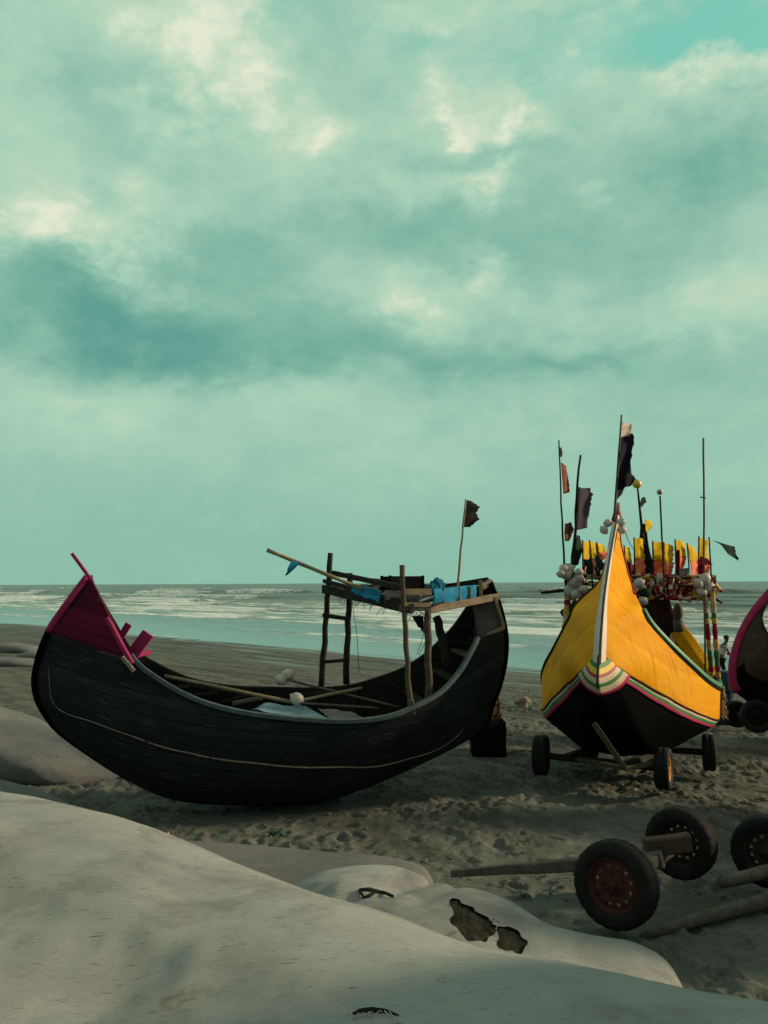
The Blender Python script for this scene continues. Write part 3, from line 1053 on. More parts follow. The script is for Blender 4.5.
low, low_mb = tube_bag('geotextile_sandbag', LOW_PTS, 'torn lumpy geotextile sandbag lying in front of the rusty-wheeled cart', wob=.05, seed=3, n=130, per=60, creases=((1.05, .07, .10), (1.3, .05, .05)), cut=in_hole)
for poly in HOLES[:2]:
    for k in range(26):
        a_ = rnd.randrange(len(poly)); f = rnd.random()
        (x1, y1), (x2, y2) = poly[a_], poly[a_ - 1]
        px, py = x1 + (x2 - x1) * f, y1 + (y2 - y1) * f
        cx_, cy_ = sum(q[0] for q in poly) / len(poly), sum(q[1] for q in poly) / len(poly)
        g = rnd.uniform(.05, .45)
        _lb = BVHTree.FromPolygons([Vector(p) for p in low_mb.v], low_mb.f) if poly is HOLES[0] and k == 0 else _lb
        q0 = on_bag(_lb, px + (px - cx_) * .12, py + (py - cy_) * .12, .002)
        q2 = on_bag(_lb, px + (cx_ - px) * g + rnd.uniform(-3, 3), py + (cy_ - py) * g, .004)
        if q0 and q2 and (q0 - q2).length < .3:
            th = MB(); th.tube([q0, q0.lerp(q2, .5) + Vector((rnd.uniform(-.008, .008), 0, rnd.uniform(.0, .012))), q2], [.0035, .0025, .0012], 4)
            th.build('frayed_thread', bag_m, low)
_fill = MB()
_fill.v = [(p[0], p[1], p[2]) for p in low_mb.v]
_c = np.array(_fill.v).reshape(-1, 130, 3)
_ctr = _c.mean(axis=1, keepdims=True)
_q = _ctr + (_c - _ctr) * .976
_q[..., 2] += .022 * fbm2d(_q[..., 0] / .07, _q[..., 1] / .07, 3, 401) - .01
_fill.v = []
_fill.grid(_q, close_v=True)
_fill.build('sand_fill', tear_m, low)['label'] = 'dark sand showing inside the tears'  # fill coloured much darker than the beach sand
bv = BVHTree.FromPolygons([Vector(p) for p in low_mb.v], low_mb.f)


s = MB()
for line in ([(359, 891), (364, 899), (370, 897), (376, 892), (384, 894), (393, 898)], [(359, 891), (368, 890), (377, 892)]):
    q = [on_bag(bv, *p) for p in line]
    q = [p for p in q if p]
    if len(q) > 2:
        s.tube(q, .011, 6)
if s.v:
    s.build('strap', rope_dark, low)

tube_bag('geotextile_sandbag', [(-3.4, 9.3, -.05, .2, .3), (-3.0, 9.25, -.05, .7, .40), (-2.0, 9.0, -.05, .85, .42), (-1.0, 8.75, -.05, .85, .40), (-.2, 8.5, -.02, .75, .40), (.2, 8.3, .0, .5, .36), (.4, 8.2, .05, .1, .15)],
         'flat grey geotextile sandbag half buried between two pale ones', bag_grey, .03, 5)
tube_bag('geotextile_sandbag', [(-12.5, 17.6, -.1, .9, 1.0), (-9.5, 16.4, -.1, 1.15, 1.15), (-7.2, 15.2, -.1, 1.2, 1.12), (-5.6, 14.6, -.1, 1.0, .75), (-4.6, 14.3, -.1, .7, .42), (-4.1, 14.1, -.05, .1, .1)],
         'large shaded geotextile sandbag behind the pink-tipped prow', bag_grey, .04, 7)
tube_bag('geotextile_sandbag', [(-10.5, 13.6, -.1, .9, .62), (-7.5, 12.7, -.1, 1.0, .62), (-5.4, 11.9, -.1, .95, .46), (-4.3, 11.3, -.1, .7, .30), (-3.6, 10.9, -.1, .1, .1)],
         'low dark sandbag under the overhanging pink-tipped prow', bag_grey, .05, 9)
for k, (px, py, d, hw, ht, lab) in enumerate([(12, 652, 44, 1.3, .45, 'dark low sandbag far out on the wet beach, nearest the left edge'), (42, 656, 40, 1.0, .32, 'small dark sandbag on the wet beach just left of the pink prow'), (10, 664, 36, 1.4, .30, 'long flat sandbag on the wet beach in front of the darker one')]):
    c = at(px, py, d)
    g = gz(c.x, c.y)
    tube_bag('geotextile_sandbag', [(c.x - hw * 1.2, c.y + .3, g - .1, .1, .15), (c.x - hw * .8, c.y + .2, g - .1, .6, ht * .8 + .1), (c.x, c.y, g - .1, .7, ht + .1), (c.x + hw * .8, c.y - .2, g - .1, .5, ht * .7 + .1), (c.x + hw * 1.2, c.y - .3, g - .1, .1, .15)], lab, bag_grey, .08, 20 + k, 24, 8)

tube_bag('geotextile_sandbag', [(3.3, 3.4, 0, .2, .6), (3.6, 3.45, 0, 1.3, 1.75), (4.6, 3.55, 0, 1.5, 1.95), (5.8, 3.7, 0, 1.4, 1.9), (6.8, 3.85, 0, 1.0, 1.4), (7.2, 3.9, .1, .1, .3)],
         'pale geotextile sandbag added out of view, foot of a shade-casting stack at right', wob=.04, seed=31)  # added outside the view, carries the bag that blocks the sun
tube_bag('geotextile_sandbag', [(3.75, 3.60, 1.8, .1, .5), (3.95, 3.62, 1.75, .50, 1.65), (4.7, 3.72, 1.75, .60, 1.95), (5.5, 3.85, 1.75, .55, 1.9), (6.0, 3.92, 1.8, .35, 1.2), (6.2, 3.95, 1.95, .05, .3)],
         'upright geotextile sandbag added out of view to shade the great bag', wob=.05, seed=33)  # added outside the view, throws shade across the great bag

# ------------------------------------------------------------------ boats


class Frame:
    def __init__(self, o, a, heel=0.0):
        self.o = Vector(o)
        self.a = Vector((a[0], a[1], 0)).normalized()
        n = Vector((-self.a.y, self.a.x, 0))
        self.n = n * math.cos(heel) + Vector((0, 0, 1)) * math.sin(heel)
        self.u = Vector((0, 0, 1)) * math.cos(heel) - n * math.sin(heel)

    def w(self, s, l, z):
        return self.o + self.a * s + self.n * l + self.u * z

    def on_plane(self, px, py, l):
        c = Vector((0, 0, CAM_Z))
        d = at(px, py, 10.0) - c
        k = ((self.o + self.n * l - c).dot(self.n)) / d.dot(self.n)
        q = c + d * k - self.o
        return q.dot(self.a), q.dot(self.u)

    def on_section(self, px, py, s):
        c = Vector((0, 0, CAM_Z))
        d = at(px, py, 10.0) - c
        k = ((self.o + self.a * s - c).dot(self.a)) / d.dot(self.a)
        q = c + d * k - self.o
        return q.dot(self.n), q.dot(self.u)


class Hull:
    """Crescent hull: rows of stations (keel s, z; rail s, z, half-beam; fullness)."""
    def __init__(self, frame, keel, rail, full, nt=120, nv=30, sect=None, sheer=(.06, 0.0, 1.2), asym=None):
        self.fr, self.nt, self.nv = frame, nt, nv
        self.K = curve(keel, np.linspace(0, len(keel) - 1, nt + 1))
        self.G = curve(rail, np.linspace(0, len(rail) - 1, nt + 1))
        self.F = np.clip(curve([(f,) for f in full], np.linspace(0, len(full) - 1, nt + 1))[:, 0], 0, 1)
        self.nst = len(keel) - 1
        self.sect = sect or self.default_sect
        self.vs = np.linspace(0, 1, nv + 1)
        self.sheer = sheer
        self.asym = np.ones(nt + 1) if asym is None else curve([(a_,) for a_ in asym], np.linspace(0, len(asym) - 1, nt + 1))[:, 0]
        d = np.linalg.norm(np.diff((self.K + self.G[:, :2]) / 2, axis=0), axis=1)
        self.arc = np.concatenate([[0], np.cumsum(d)])
        self.tab = np.array([[self.local(i, v, 1) for v in self.vs] for i in range(nt + 1)])

    @staticmethod
    def default_sect(v, f):
        ph = v * math.pi / 2
        yu, wu = math.sin(ph) ** .72, (1 - math.cos(ph) ** .95)
        yv, wv = v ** .85, v
        return yu * f + yv * (1 - f), wu * f + wv * (1 - f)

    def local(self, i, v, side):
        y, wv = self.sect(v, self.F[i])
        k, g = self.K[i], self.G[i]
        return (k[0] + (g[0] - k[0]) * wv, side * g[2] * y, k[1] + (g[1] - k[1]) * wv)

    def trace(self, pix, side, tmax=1e9):
        """(t, v) on one side of the hull for each photo pixel (nearest projected surface point)."""
        if not hasattr(self, '_pj'):
            self._pj = {}
        if side not in self._pj:
            inv = CAM_M.inverted()
            tv = [(t, v) for t in np.linspace(0, self.nt, self.nt * 2 + 1) for v in np.linspace(0, 1, 81)]
            pr = []
            for t, v in tv:
                c = inv @ self.P(t, v, side)
                pr.append((W_PX / 2 - c.x / c.z * F_PX, H_PX / 2 + c.y / c.z * F_PX))
            self._pj[side] = (np.array(tv), np.array(pr))
        tv, pr = self._pj[side]
        pr = np.where((tv[:, 0] <= tmax)[:, None], pr, 1e6)
        return [tuple(tv[np.argmin((pr[:, 0] - x) ** 2 + (pr[:, 1] - y) ** 2)]) for x, y in pix]

    def tval(self, station):
        return station / self.nst * self.nt

    def P(self, ti, v, side, off=0.0):
        """World point on the outer surface (bilinear on the table), pushed out by off."""
        def q(ti, v):
            ti = min(max(ti, 0), self.nt)
            v = min(max(v, 0), 1)
            i, j = min(int(ti), self.nt - 1), min(int(v * self.nv), self.nv - 1)
            a, b = ti - i, v * self.nv - j
            T = self.tab
            p = T[i, j] * (1 - a) * (1 - b) + T[i + 1, j] * a * (1 - b) + T[i, j + 1] * (1 - a) * b + T[i + 1, j + 1] * a * b
            asy = (self.asym[i] * (1 - a) + self.asym[i + 1] * a) if side > 0 else 1
            return self.fr.w(p[0], p[1] * side * asy, p[2])
        p = q(ti, v)
        if off:
            du = q(ti + .6, v) - q(ti - .6, v)
            dv = q(ti, v + .02) - q(ti, v - .02)
            nrm_ = du.cross(dv)
            if nrm_.length > 1e-9:
                nrm_.normalize()
                if nrm_.dot(self.fr.n) * side < 0:
                    nrm_ = -nrm_
                p = p + nrm_ * off
        return p

    def shell(self, name, mats, parent, keep, thick=.05):
        """The faces for which keep(i, j, side) holds, as one thickened mesh with UVs."""
        mb = MB()
        mb.uv = []
        n = self.nv
        index = {}

        def vid(i, j, side):
            key = (i, j, side if j > 0 else 1)
            if key not in index:
                index[key] = len(mb.v)
                p = self.tab[i, j]
                mb.v.append(tuple(self.fr.w(p[0], p[1] * side * (self.asym[i] if side > 0 else 1), p[2])))
                mb.uv.append((p[0] + 5, (p[2] - self.sheer[0] * (p[0] - self.sheer[1]) ** 2) / self.sheer[2] + 3))
            return index[key]
        for i in range(self.nt):
            for j in range(n):
                for side in (1, -1):
                    if keep(i, j, side):
                        q = (vid(i, j, side), vid(i + 1, j, side), vid(i + 1, j + 1, side), vid(i, j + 1, side))
                        # outward: for side +1 (n positive)
                        mb.f.append(q[::-1] if side > 0 else q)
                        mb.m.append(0)
                        mb.sm.append(True)
        flip = self.fr.a.cross(self.fr.u).dot(self.fr.n) > 0
        if not flip:
            pass
        o = mb.build(name, mats, parent, solid=(thick, -1, 1 if len(mats) > 1 else 0, 0) if thick else None)
        return o

    def rail_strip(self, name, mat, parent, side, t0, t1, w_, h_, v=1.0, off=0.0, lift=0.0, n=None, uvs=False):
        """Squared strip running along the hull surface at girth v."""
        n = n or max(12, int((t1 - t0)))
        mb = MB()
        rows = []
        uv = []
        pts = [self.P(t0 + (t1 - t0) * k / n, v, side, off) + self.fr.u * lift for k in range(n + 1)]
        for k, p in enumerate(pts):
            t = (pts[min(k + 1, n)] - pts[max(k - 1, 0)]).normalized()
            lat = (self.fr.n * side)
            lat = (lat - t * lat.dot(t)).normalized()
            up = t.cross(lat).normalized()
            rows.append([tuple(p + lat * a * w_ / 2 + up * b * h_ / 2) for a, b in ((-.75, -1), (.75, -1), (1, -.7), (1, .7), (.75, 1), (-.75, 1), (-1, .7), (-1, -.7))])
            uv += [(k / n * self.arc[-1] * (t1 - t0) / self.nt, b) for b in range(8)]
        mb.grid(rows, close_v=True, smooth=False)
        if uvs:
            mb.uv = uv
        e = len(rows) - 1
        mb.f.append(tuple(range(7, -1, -1))); mb.m.append(0); mb.sm.append(False)
        mb.f.append(tuple(e * 8 + i for i in range(8))); mb.m.append(0); mb.sm.append(False)
        return mb.build(name, mat, parent)


# ---------------- the black boat
fb = Frame((-1.4, 12.6, 0.0), (.97, .243), R(4.0))
KB, GB, FB = [], [], []
_b = [.03, .09, .18, .36, .50, .65, .78, .90, 1.02, 1.08, 1.08, 1.02, .92, .78, .64, .50, .26, .04]
_kp = [(89, 577), (76, 594), (63, 612), (50, 632), (40, 658), (36, 685), (45, 712), (72, 742), None, None, None, (468, 739), (492, 702), (502, 672), (505, 648), (504, 630), (498, 605), (489, 583)]
_kl = {8: (-1.75, .26), 9: (-.75, .07), 10: (.65, .05)}
_gp = [(89, 576), (101, 599), (113, 622), (134, 661), (158, 681), (190, 699), (222, 710), (258, 717), (300, 721), (345, 723), (385, 719), (415, 708), (440, 694), (458, 675), (470, 655), (478, 637), (484, 608), (488, 582)]
_ff = [0, 0, .05, .1, .2, .33, .45, .58, .75, .85, .75, .5, .35, .25, .2, .1, .1, 0]
for i in range(18):
    KB.append(_kl[i] if i in _kl else fb.on_plane(*_kp[i], 0))
    sg, zg = fb.on_plane(*_gp[i], -_b[i])
    GB.append((sg, zg, _b[i]))
HB = Hull(fb, KB, GB, _ff, 136, 32)
black = empty('fishing_boat', fb.w(0, 0, 0), 'weathered black moon-shaped wooden fishing boat with pink prow tip', 'boat')
t_pink, t_cut = int(HB.tval(3)), int(HB.tval(15))
HB.shell('hull', [hull_black, hull_inner], black, lambda i, j, s_: i >= t_pink and not (s_ < 0 and i >= t_cut))
HB.shell('painted_prow', [hull_pink, hull_inner], black, lambda i, j, s_: i < t_pink)['label'] = 'dark pink painted tip of the prow'
HB.rail_strip('gunwale', rail_blue, black, -1, t_pink - 1, t_cut - 1, .075, .06, 1.0, .01, .025)
HB.rail_strip('gunwale', wood_dark, black, 1, t_pink - 1, HB.nt - 2, .075, .07, 1.0, .01, .025)
RUB = HB.trace([(49, 668), (50, 684), (54, 702), (66, 712), (90, 721), (120, 732), (160, 745), (200, 755), (250, 762), (300, 766), (350, 766), (400, 760), (440, 747), (463, 728)], -1)
for sd in (-1, 1):
    mb = MB()
    tv = curve(RUB, np.linspace(0, len(RUB) - 1, 90))
    ps = [HB.P(t, v, sd, .012) for t, v in tv]
    mb.tube(ps, [.006 + .006 * min(1, k / 34 - .5, (89 - k) / 24) for k in range(90)], 6, wob=.1)
    mb.build('rub_rail', rail_worn, black)
# stem post and its edging
mb = MB()
stem = [HB.P(k, 0, 1) for k in range(0, int(HB.tval(3)) + 1, 2)]
mb.tube([p - fb.a * .02 for p in stem], [.05] * len(stem), 8)
mb.build('stem_post', pink, black)
mb = MB()
stem = [HB.P(k, 0, 1) for k in range(int(HB.tval(3)), int(HB.tval(8)), 2)]
mb.tube([p - fb.a * .015 for p in stem], [.05 * max(.1, 1 - (k / (len(stem) - 1)) ** 4) for k in range(len(stem))], 8)
mb.build('stem_post', hull_tar, black)
mb = MB()
sp = [HB.P(k, 0, 1) for k in range(int(HB.tval(11)), HB.nt + 1, 2)]
mb.tube([p + fb.a * .015 for p in sp], [.045] * len(sp), 8)
mb.build('stern_post', hull_tar, black)
mb = MB(); mb.bar(at(72, 553.5, 11.75), at(92, 581, 11.75), .045, .04)
mb.build('prow_stick', pink, black)
mb = MB(); mb.bar(at(107, 618, 11.72), at(132, 664, 11.55), .05, .06); mb.build('prow_trim', pink, black)
mb = MB(); mb.bar(at(122, 657, 11.5), at(134, 671, 11.48), .05, .045); mb.build('prow_trim', rail_worn, black)['label'] = 'bare worn end of the pink trim'
mb = MB(); mb.bar(at(121, 637, 12.0), at(129, 624, 12.0), .09, .05, up=(0, 1, .2)); mb.build('cleat', pink, black)
mb = MB(); mb.bar(at(132, 655, 11.9), at(148, 633, 11.9), .16, .06, up=(0, 1, .2)); mb.build('cleat', pink, black)
mb = MB(); mb.bar(at(137, 655, 11.95), at(150, 652, 12.1), .06, .07); mb.build('cleat', pink, black)
mb = MB()
mb.tube([at(93, 587, 11.75), at(97, 591, 11.7), at(99, 596, 11.66), at(97, 601, 11.64), at(90, 604, 11.64), at(78, 602, 11.68), at(68, 601, 11.75)], .008, 5)
mb.build('lashing', rope_dark, black)
# light strips along the cut side of the stern and the inside boards
mb = MB(); mb.bar(at(477, 641, 12.8), at(504, 627, 13.1), .045, .06); mb.build('stern_trim', wood_light, black)
mb = MB(); mb.bar(at(494.5, 597, 13.05), at(503.5, 627, 13.1), .05, .05); mb.build('stern_trim', wood_light, black)
mb = MB()
A, B, Cc, D_ = at(473, 606, 13.3), at(493, 600, 13.15), at(502, 626, 13.15), at(477, 640, 12.9)
mb.grid([[tuple(A.lerp(B, i / 8).lerp(D_.lerp(Cc, i / 8), j / 6) + Vector((0, rnd.uniform(-.004, .004), 0))) for i in range(9)] for j in range(7)])
mb.build('stern_board', wood('lattice', (.05, .043, .045), (.12, .105, .105)), black, solid=(.03, 0))
# frames inside the hull, thwarts and the deck boards
for k, st in enumerate((5.2, 6.2, 7.2, 8.2, 9.2, 10.2, 11.2, 12.2, 13.2, 14.2, 15.2)):
    ti = HB.tval(st)
    for sd in ((1, -1) if st < 15 else (1,)):
        mb = MB()
        ps = [HB.P(ti, v, sd, -.085) for v in np.linspace(.05, .97, 12)]
        for a_, b_ in zip(ps[:-1], ps[1:]):
            mb.bar(a_, b_ + (b_ - a_) * .1, .05, .05, up=tuple(fb.a))
        mb.build('rib', wood_dark, black)


def across(ti, v, ins=.06):
    a_, b_ = HB.P(ti, v, -1, -ins), HB.P(ti, v, 1, -ins)
    return a_, b_


for st, v in ((6.0, .86), (8.0, .80), (9.6, .78), (11.2, .8), (12.6, .82), (13.7, .72), (14.6, .6)):
    a_, b_ = across(HB.tval(st), v)
    mb = MB(); mb.bar(a_, b_, .13, .05); mb.build('thwart', wood_grey if st in (13.7,) else wood_dark, black)
# foredeck and hold boards: many loose planks as one deck
mb = MB()
for k in range(26):
    st = 5.2 + k * .135
    a_, b_ = across(HB.tval(st), .76, .07)
    mb.bar(a_.lerp(b_, rnd.uniform(0, .08)), b_.lerp(a_, rnd.uniform(0, .08)), .11, .03)
mb.build('foredeck', wood_grey, black)
mb = MB()
for k in range(34):
    st = 8.8 + k * .16
    a_, b_ = across(HB.tval(st), .50, .07)
    mb.bar(a_, b_, .14, .03)
mb.build('hold_floor', wood_dark, black)
# posts
def post(p0, p1, r0, r1, mat, name='post', parent=black, knob=True):
    mb = MB()
    p0, p1 = Vector(p0), Vector(p1)
    n_ = 9
    pts = [p0.lerp(p1, k / n_) + Vector((rnd.uniform(-.012, .012), rnd.uniform(-.012, .012), 0)) for k in range(n_ + 1)]
    mb.tube(pts, [r0 + (r1 - r0) * k / n_ * 1.0 + rnd.uniform(-.003, .003) for k in range(n_ + 1)], 9)
    return mb.build(name, mat, parent)


post(at(321, 688, 14.0), at(331, 553, 14.0), .050, .042, wood_dark)
post(at(346, 684, 13.8), at(350, 573, 13.8), .050, .042, wood_dark)
post(at(410, 712, 12.0), at(402, 565, 12.0), .040, .034, wood_mid)
post(at(429, 706, 12.15), at(428, 608, 12.15), .052, .046, wood_mid)
mb = MB(); mb.bar(at(411.5, 714, 11.95), at(410.5, 700, 11.95), .11, .09, up=(1, 0, 0)); mb.build('post_block', wood_grey, black)
mb = MB(); mb.bar(at(323, 615, 13.95), at(350, 619, 13.8), .055, .06); mb.build('rung', wood_dark, black)
mb = MB(); mb.bar(at(322, 662, 14.0), at(348, 660, 13.8), .055, .05); mb.build('rung', wood_dark, black)
post(at(449, 668, 13.0), at(437, 617, 13.2), .07, .06, wood_dark, 'bitt')
post(at(480, 645, 13.0), at(474, 628, 13.0), .06, .03, wood_dark, 'bitt')
# roof platform over the after part
def pbar(a_, b_, w_, h_, mat, name):
    mb = MB(); mb.bar(at(*a_), at(*b_), w_, h_); return mb.build(name, mat, black)


pbar((324, 589, 14.1), (412, 609, 12.0), .07, .13, wood_dark, 'roof_beam')
pbar((324, 581, 14.12), (412, 604.5, 12.02), .05, .06, wood_dark, 'roof_rail')
pbar((333, 573, 14.1), (404, 588, 12.05), .05, .075, wood_dark, 'roof_rail')
pbar((400, 608, 12.0), (430, 608, 12.16), .07, .08, wood_grey, 'roof_beam')
pbar((404, 592, 12.0), (431, 592, 12.16), .05, .085, wood_light, 'roof_rail')
pbar((404, 605, 11.98), (431, 605, 12.14), .04, .06, wood_light, 'roof_rail')
pbar((429, 610, 12.16), (498, 596.5, 13.15), .07, .10, wood_light, 'roof_beam')
pbar((482, 587, 13.05), (491, 582, 13.15), .05, .09, wood_light, 'roof_rail')
pbar((438, 588, 13.9), (488, 580.5, 13.4), .06, .09, wood_dark, 'roof_rail')
pbar((352, 578, 14.9), (438, 588, 13.9), .06, .07, wood_dark, 'roof_rail')
for x, y0, y1, d, m_ in ((443, 588, 607, 12.35, wood_grey), (459, 587, 604, 12.6, wood_light), (469.5, 587, 603, 12.75, wood_grey), (481, 580, 602, 12.95, wood_light)):
    mb = MB(); mb.bar(at(x, y1, d), at(x - .5, y0, d), .05, .045, up=(1, 0, 0)); mb.build('roof_stanchion', m_, black)
pbar((491, 581, 13.15), (497, 600, 13.2), .045, .05, wood_dark, 'roof_stanchion')
mb = MB()
for k in range(12):
    f = k / 11
    a_ = at(324, 590, 14.1).lerp(at(430, 610, 12.1), f)
    b_ = at(355, 588, 15.0).lerp(at(486, 588, 13.5), f)
    mb.bar(a_ + Vector((0, .03, .05)), b_ + Vector((0, 0, .05)), .10, .025)
mb.build('roof_deck', wood_dark, black)
# ragged net threads hanging from the roof edge
for k in range(26):
    mb = MB()
    px = rnd.uniform(336, 428)
    d = 14.0 - (px - 324) / 88 * 2.0 if px < 412 else 12.1
    y0 = 592 + (px - 324) * .2
    p = at(px, y0, d)
    pts = [p]
    for j in range(4):
        p = p + Vector((rnd.uniform(-.05, .05), rnd.uniform(-.02, .02), -rnd.uniform(.01, .05)))
        pts.append(p)
    mb.tube(pts, .004, 4)
    mb.build('net_thread', rope_dark, black)
for a_, b_ in (((417, 655), (425, 622)), ((419, 655), (428, 630)), ((352, 600), (359, 672))):
    mb = MB()
    mb.tube([at(*a_, 12.9), at((a_[0] + b_[0]) / 2 + 1.5, (a_[1] + b_[1]) / 2, 12.9), at(*b_, 12.9)], .004, 4)
    mb.build('net_thread', rope_dark, black)


def drape(name, mat, corners, label, cat, sag=.03, rag=.03, nu=14, nv_=10, group=None, thick=.012, seed=0):
    """A cloth hung between four corners (tl, tr, br, bl) with folds and a ragged lower edge."""
    tl, tr, br, bl = [Vector(c) for c in corners]
    nn = (tr - tl).cross(bl - tl).normalized()
    r = random.Random(seed)
    ph = [r.uniform(0, 6) for _ in range(4)]
    rows = []
    for j in range(nv_ + 1):
        v = j / nv_
        row = []
        for i in range(nu + 1):
            u = i / nu
            vv = v
            if j == nv_:
                vv = v + r.uniform(-rag, rag) * 2
            p = tl.lerp(tr, u).lerp(bl.lerp(br, u), vv)
            p = p + nn * sag * (math.sin(u * 9 + ph[0] + v) * .5 + math.sin(u * 17 + ph[1]) * .3 * v + math.sin(v * 6 + ph[2]) * .4 + r.uniform(-.25, .25))
            row.append(tuple(p))
        rows.append(row)
    mb = MB(); mb.grid(rows)
    o = mb.build(name, mat, solid=(thick, 0))
    return tag(o, label, cat, group)


drape('tarp', tarp_blue, [at(362, 586, 12.85), at(380, 590, 12.45), at(380, 602, 12.45), at(362, 597, 12.85)], 'blue tarp tucked under the front roof rail of the black boat', 'tarp', .03, .06, seed=1)
drape('tarp', tarp_blue, [at(352, 584, 13.3), at(363, 586, 13.0), at(363, 597, 13.0), at(352, 594, 13.3)], 'small blue tarp fold beside the ladder posts of the black boat', 'tarp', .02, .06, seed=2)
drape('tarp', tarp_grey, [at(384, 590, 12.5), at(420, 592, 12.2), at(420, 605, 12.2), at(384, 602, 12.5)], 'dull grey tarp hung under the roof of the black boat', 'tarp', .03, .04, seed=3)
drape('tarp', tarp_blue, [at(434, 589, 12.2), at(475, 585, 12.85), at(475, 600, 12.85), at(434, 606, 12.2)], 'bright blue tarp stretched along the near roof rail towards the stern', 'tarp', .022, .08, 26, 12, seed=4)
mb = MB()
rows = []
for i in range(17):
    f = i / 16
    p = at(429, 588, 12.9).lerp(at(445, 586, 13.2), f)
    rr = .10 * math.sin(max(.05, f) * math.pi * .94 + .1) + .02
    rows.append([tuple(p + Vector((0, math.cos(k * math.pi / 7) * rr, math.sin(k * math.pi / 7) * rr + .03)) * (1 + .25 * rnd.uniform(-1, 1) * .6)) if False else tuple(p + Vector((rnd.uniform(-.02, .02), math.cos(k * math.pi / 7) * rr, math.sin(k * math.pi / 7) * rr * 1.1 + rnd.uniform(-.02, .02)))) for k in range(14)])
mb.grid(rows, close_v=True)
tag(mb.build('tarp', cloth('tarp_deep', (.008, .10, .20), (.015, .17, .30))), 'crumpled dark blue tarp roll beside the black crate on the roof', 'tarp')
# black crate on the roof
cr = empty('crate', at(407, 588, 13.2), 'black slatted crate standing on the roof of the black boat', 'crate')
c0, c1 = at(390, 590, 12.9), at(423, 590, 13.3)
back = Vector((-.12, .38, 0))
zt = at(405, 577.5, 13.1).z
for nm, (a_, b_) in {'front': (c0, c1), 'back': (c0 + back, c1 + back), 'side': (c0, c0 + back), 'side_': (c1, c1 + back)}.items():
    mb = MB()
    for k in range(3):
        zz = c0.z + .03 + (zt - c0.z - .05) * k / 2.0
        mb.bar((a_.x, a_.y, zz), (b_.x, b_.y, zz), .02, .078)
    mb.bar((a_.x, a_.y, c0.z - .01), (a_.x, a_.y, zt + .03), .04, .04, up=(1, 0, 0))
    mb.bar((b_.x, b_.y, c0.z - .01), (b_.x, b_.y, zt + .01), .04, .04, up=(1, 0, 0))
    mb.build('side' if nm == 'side_' else nm, plastic_black, cr)
mb = MB(); mb.bar((c0 + back * .5) + Vector((0, 0, .02)), (c1 + back * .5) + Vector((0, 0, .02)), .36, .03); mb.build('base', plastic_black, cr)
# bamboo pole with its blue bag
pole = MB(); pts = [at(267, 550, 12.6).lerp(at(367, 591, 13.0), k / 10) for k in range(11)]
pole.tube(pts, [.026 + .004 * (k % 3 == 0) for k in range(11)], 8)
tag(pole.build('bamboo_pole', bamboo), 'bamboo pole jutting up left from the black boat roof', 'pole')
mb = MB()
c = at(292, 566, 12.68)
top = at(299, 563.5, 12.7)
rows = []
for i in range(10):
    f = i / 9
    p = top.lerp(at(288, 569, 12.68), f)
    rr = (.012 + .10 * f ** .8) * (1 if i < 9 else .8)
    rows.append([tuple(p + Vector((.35 * math.cos(a) * rr, math.sin(a) * rr * .8, math.cos(a) * rr)) + Vector((rnd.uniform(-.01, .01),) * 3)) for a in np.linspace(0, 2 * math.pi, 12, endpoint=False)])
mb.grid(rows, close_v=True)
tag(mb.build('plastic_bag', tarp_blue), 'small blue plastic bag tied to the jutting bamboo pole', 'bag')
mb = MB()
drape('rag', cloth_black, [at(412, 616, 12.5), at(423, 616, 12.5), at(424, 631, 12.5), at(418, 626, 12.5)], 'torn black rag hanging under the roof of the black boat', 'rag', .03, .15, seed=9)


def flag(name, label, poles, cloths, group=None, base=None):
    """poles: [(points, r0, r1, material)]; cloths: [(outline left pts, outline right pts, material, depth, wave)] in picture terms at true depth."""
    b0 = poles[0][0][0] if poles else base
    e = empty(name, b0, label, 'flag', group)
    skew = rnd.uniform(.15, .26)
    for pts, r0, r1, m_ in poles:
        mb = MB()
        n_ = len(pts) - 1
        mb.tube(pts, [r0 + (r1 - r0) * k / max(1, n_) for k in range(n_ + 1)], 7)
        mb.build('pole', m_, e)
    for L_, Rr, m_, d, wave in cloths:
        nL = len(L_)
        ts = np.linspace(0, nL - 1, 22)
        Lc, Rc = curve(L_, ts), np.stack([np.interp(np.linspace(0, len(Rr) - 1, 22), range(len(Rr)), [q[c_] for q in Rr]) for c_ in (0, 1)], -1)
        rows = []
        ph = rnd.uniform(0, 6)
        for j in range(22):
            row = []
            for i in range(13):
                u = i / 12
                q = Lc[j] * (1 - u) + Rc[j] * u
                jit = rnd.uniform(-1.3, .6) if i == 12 else (rnd.uniform(-.4, .3) if i == 11 else 0)
                dy = skew * u + wave * (math.sin(u * 5.5 + ph + j * .12) * u + .35 * math.sin(j * .55 + u * 4))
                p = at(q[0] + jit, q[1], d + dy)
                row.append(tuple(p))
            rows.append(row)
        mb = MB(); mb.grid(rows)
        mb.build('cloth', m_, e, solid=(.006, 0))
    return e


def line3(a, b, da, db, n=6, wob=.0):
    pts = []
    for k in range(n + 1):
        f = k / n
        p = at(*a, da).lerp(at(*b, db), f)
        pts.append(p + Vector((rnd.uniform(-wob, wob), rnd.uniform(-wob, wob), 0)))
    return pts


flag('flag', 'black ragged flag on a thin cane above the black boat', [(line3((456, 600), (465.5, 499), 13.0, 13.0, 8, .006), .02, .012, bamboo)],
     [([(466, 500), (464.5, 508), (463, 518), (462, 527)], [(471, 501), (480, 507), (476.5, 513), (480, 519), (470, 527)], cloth_black, 13.0, .05)])

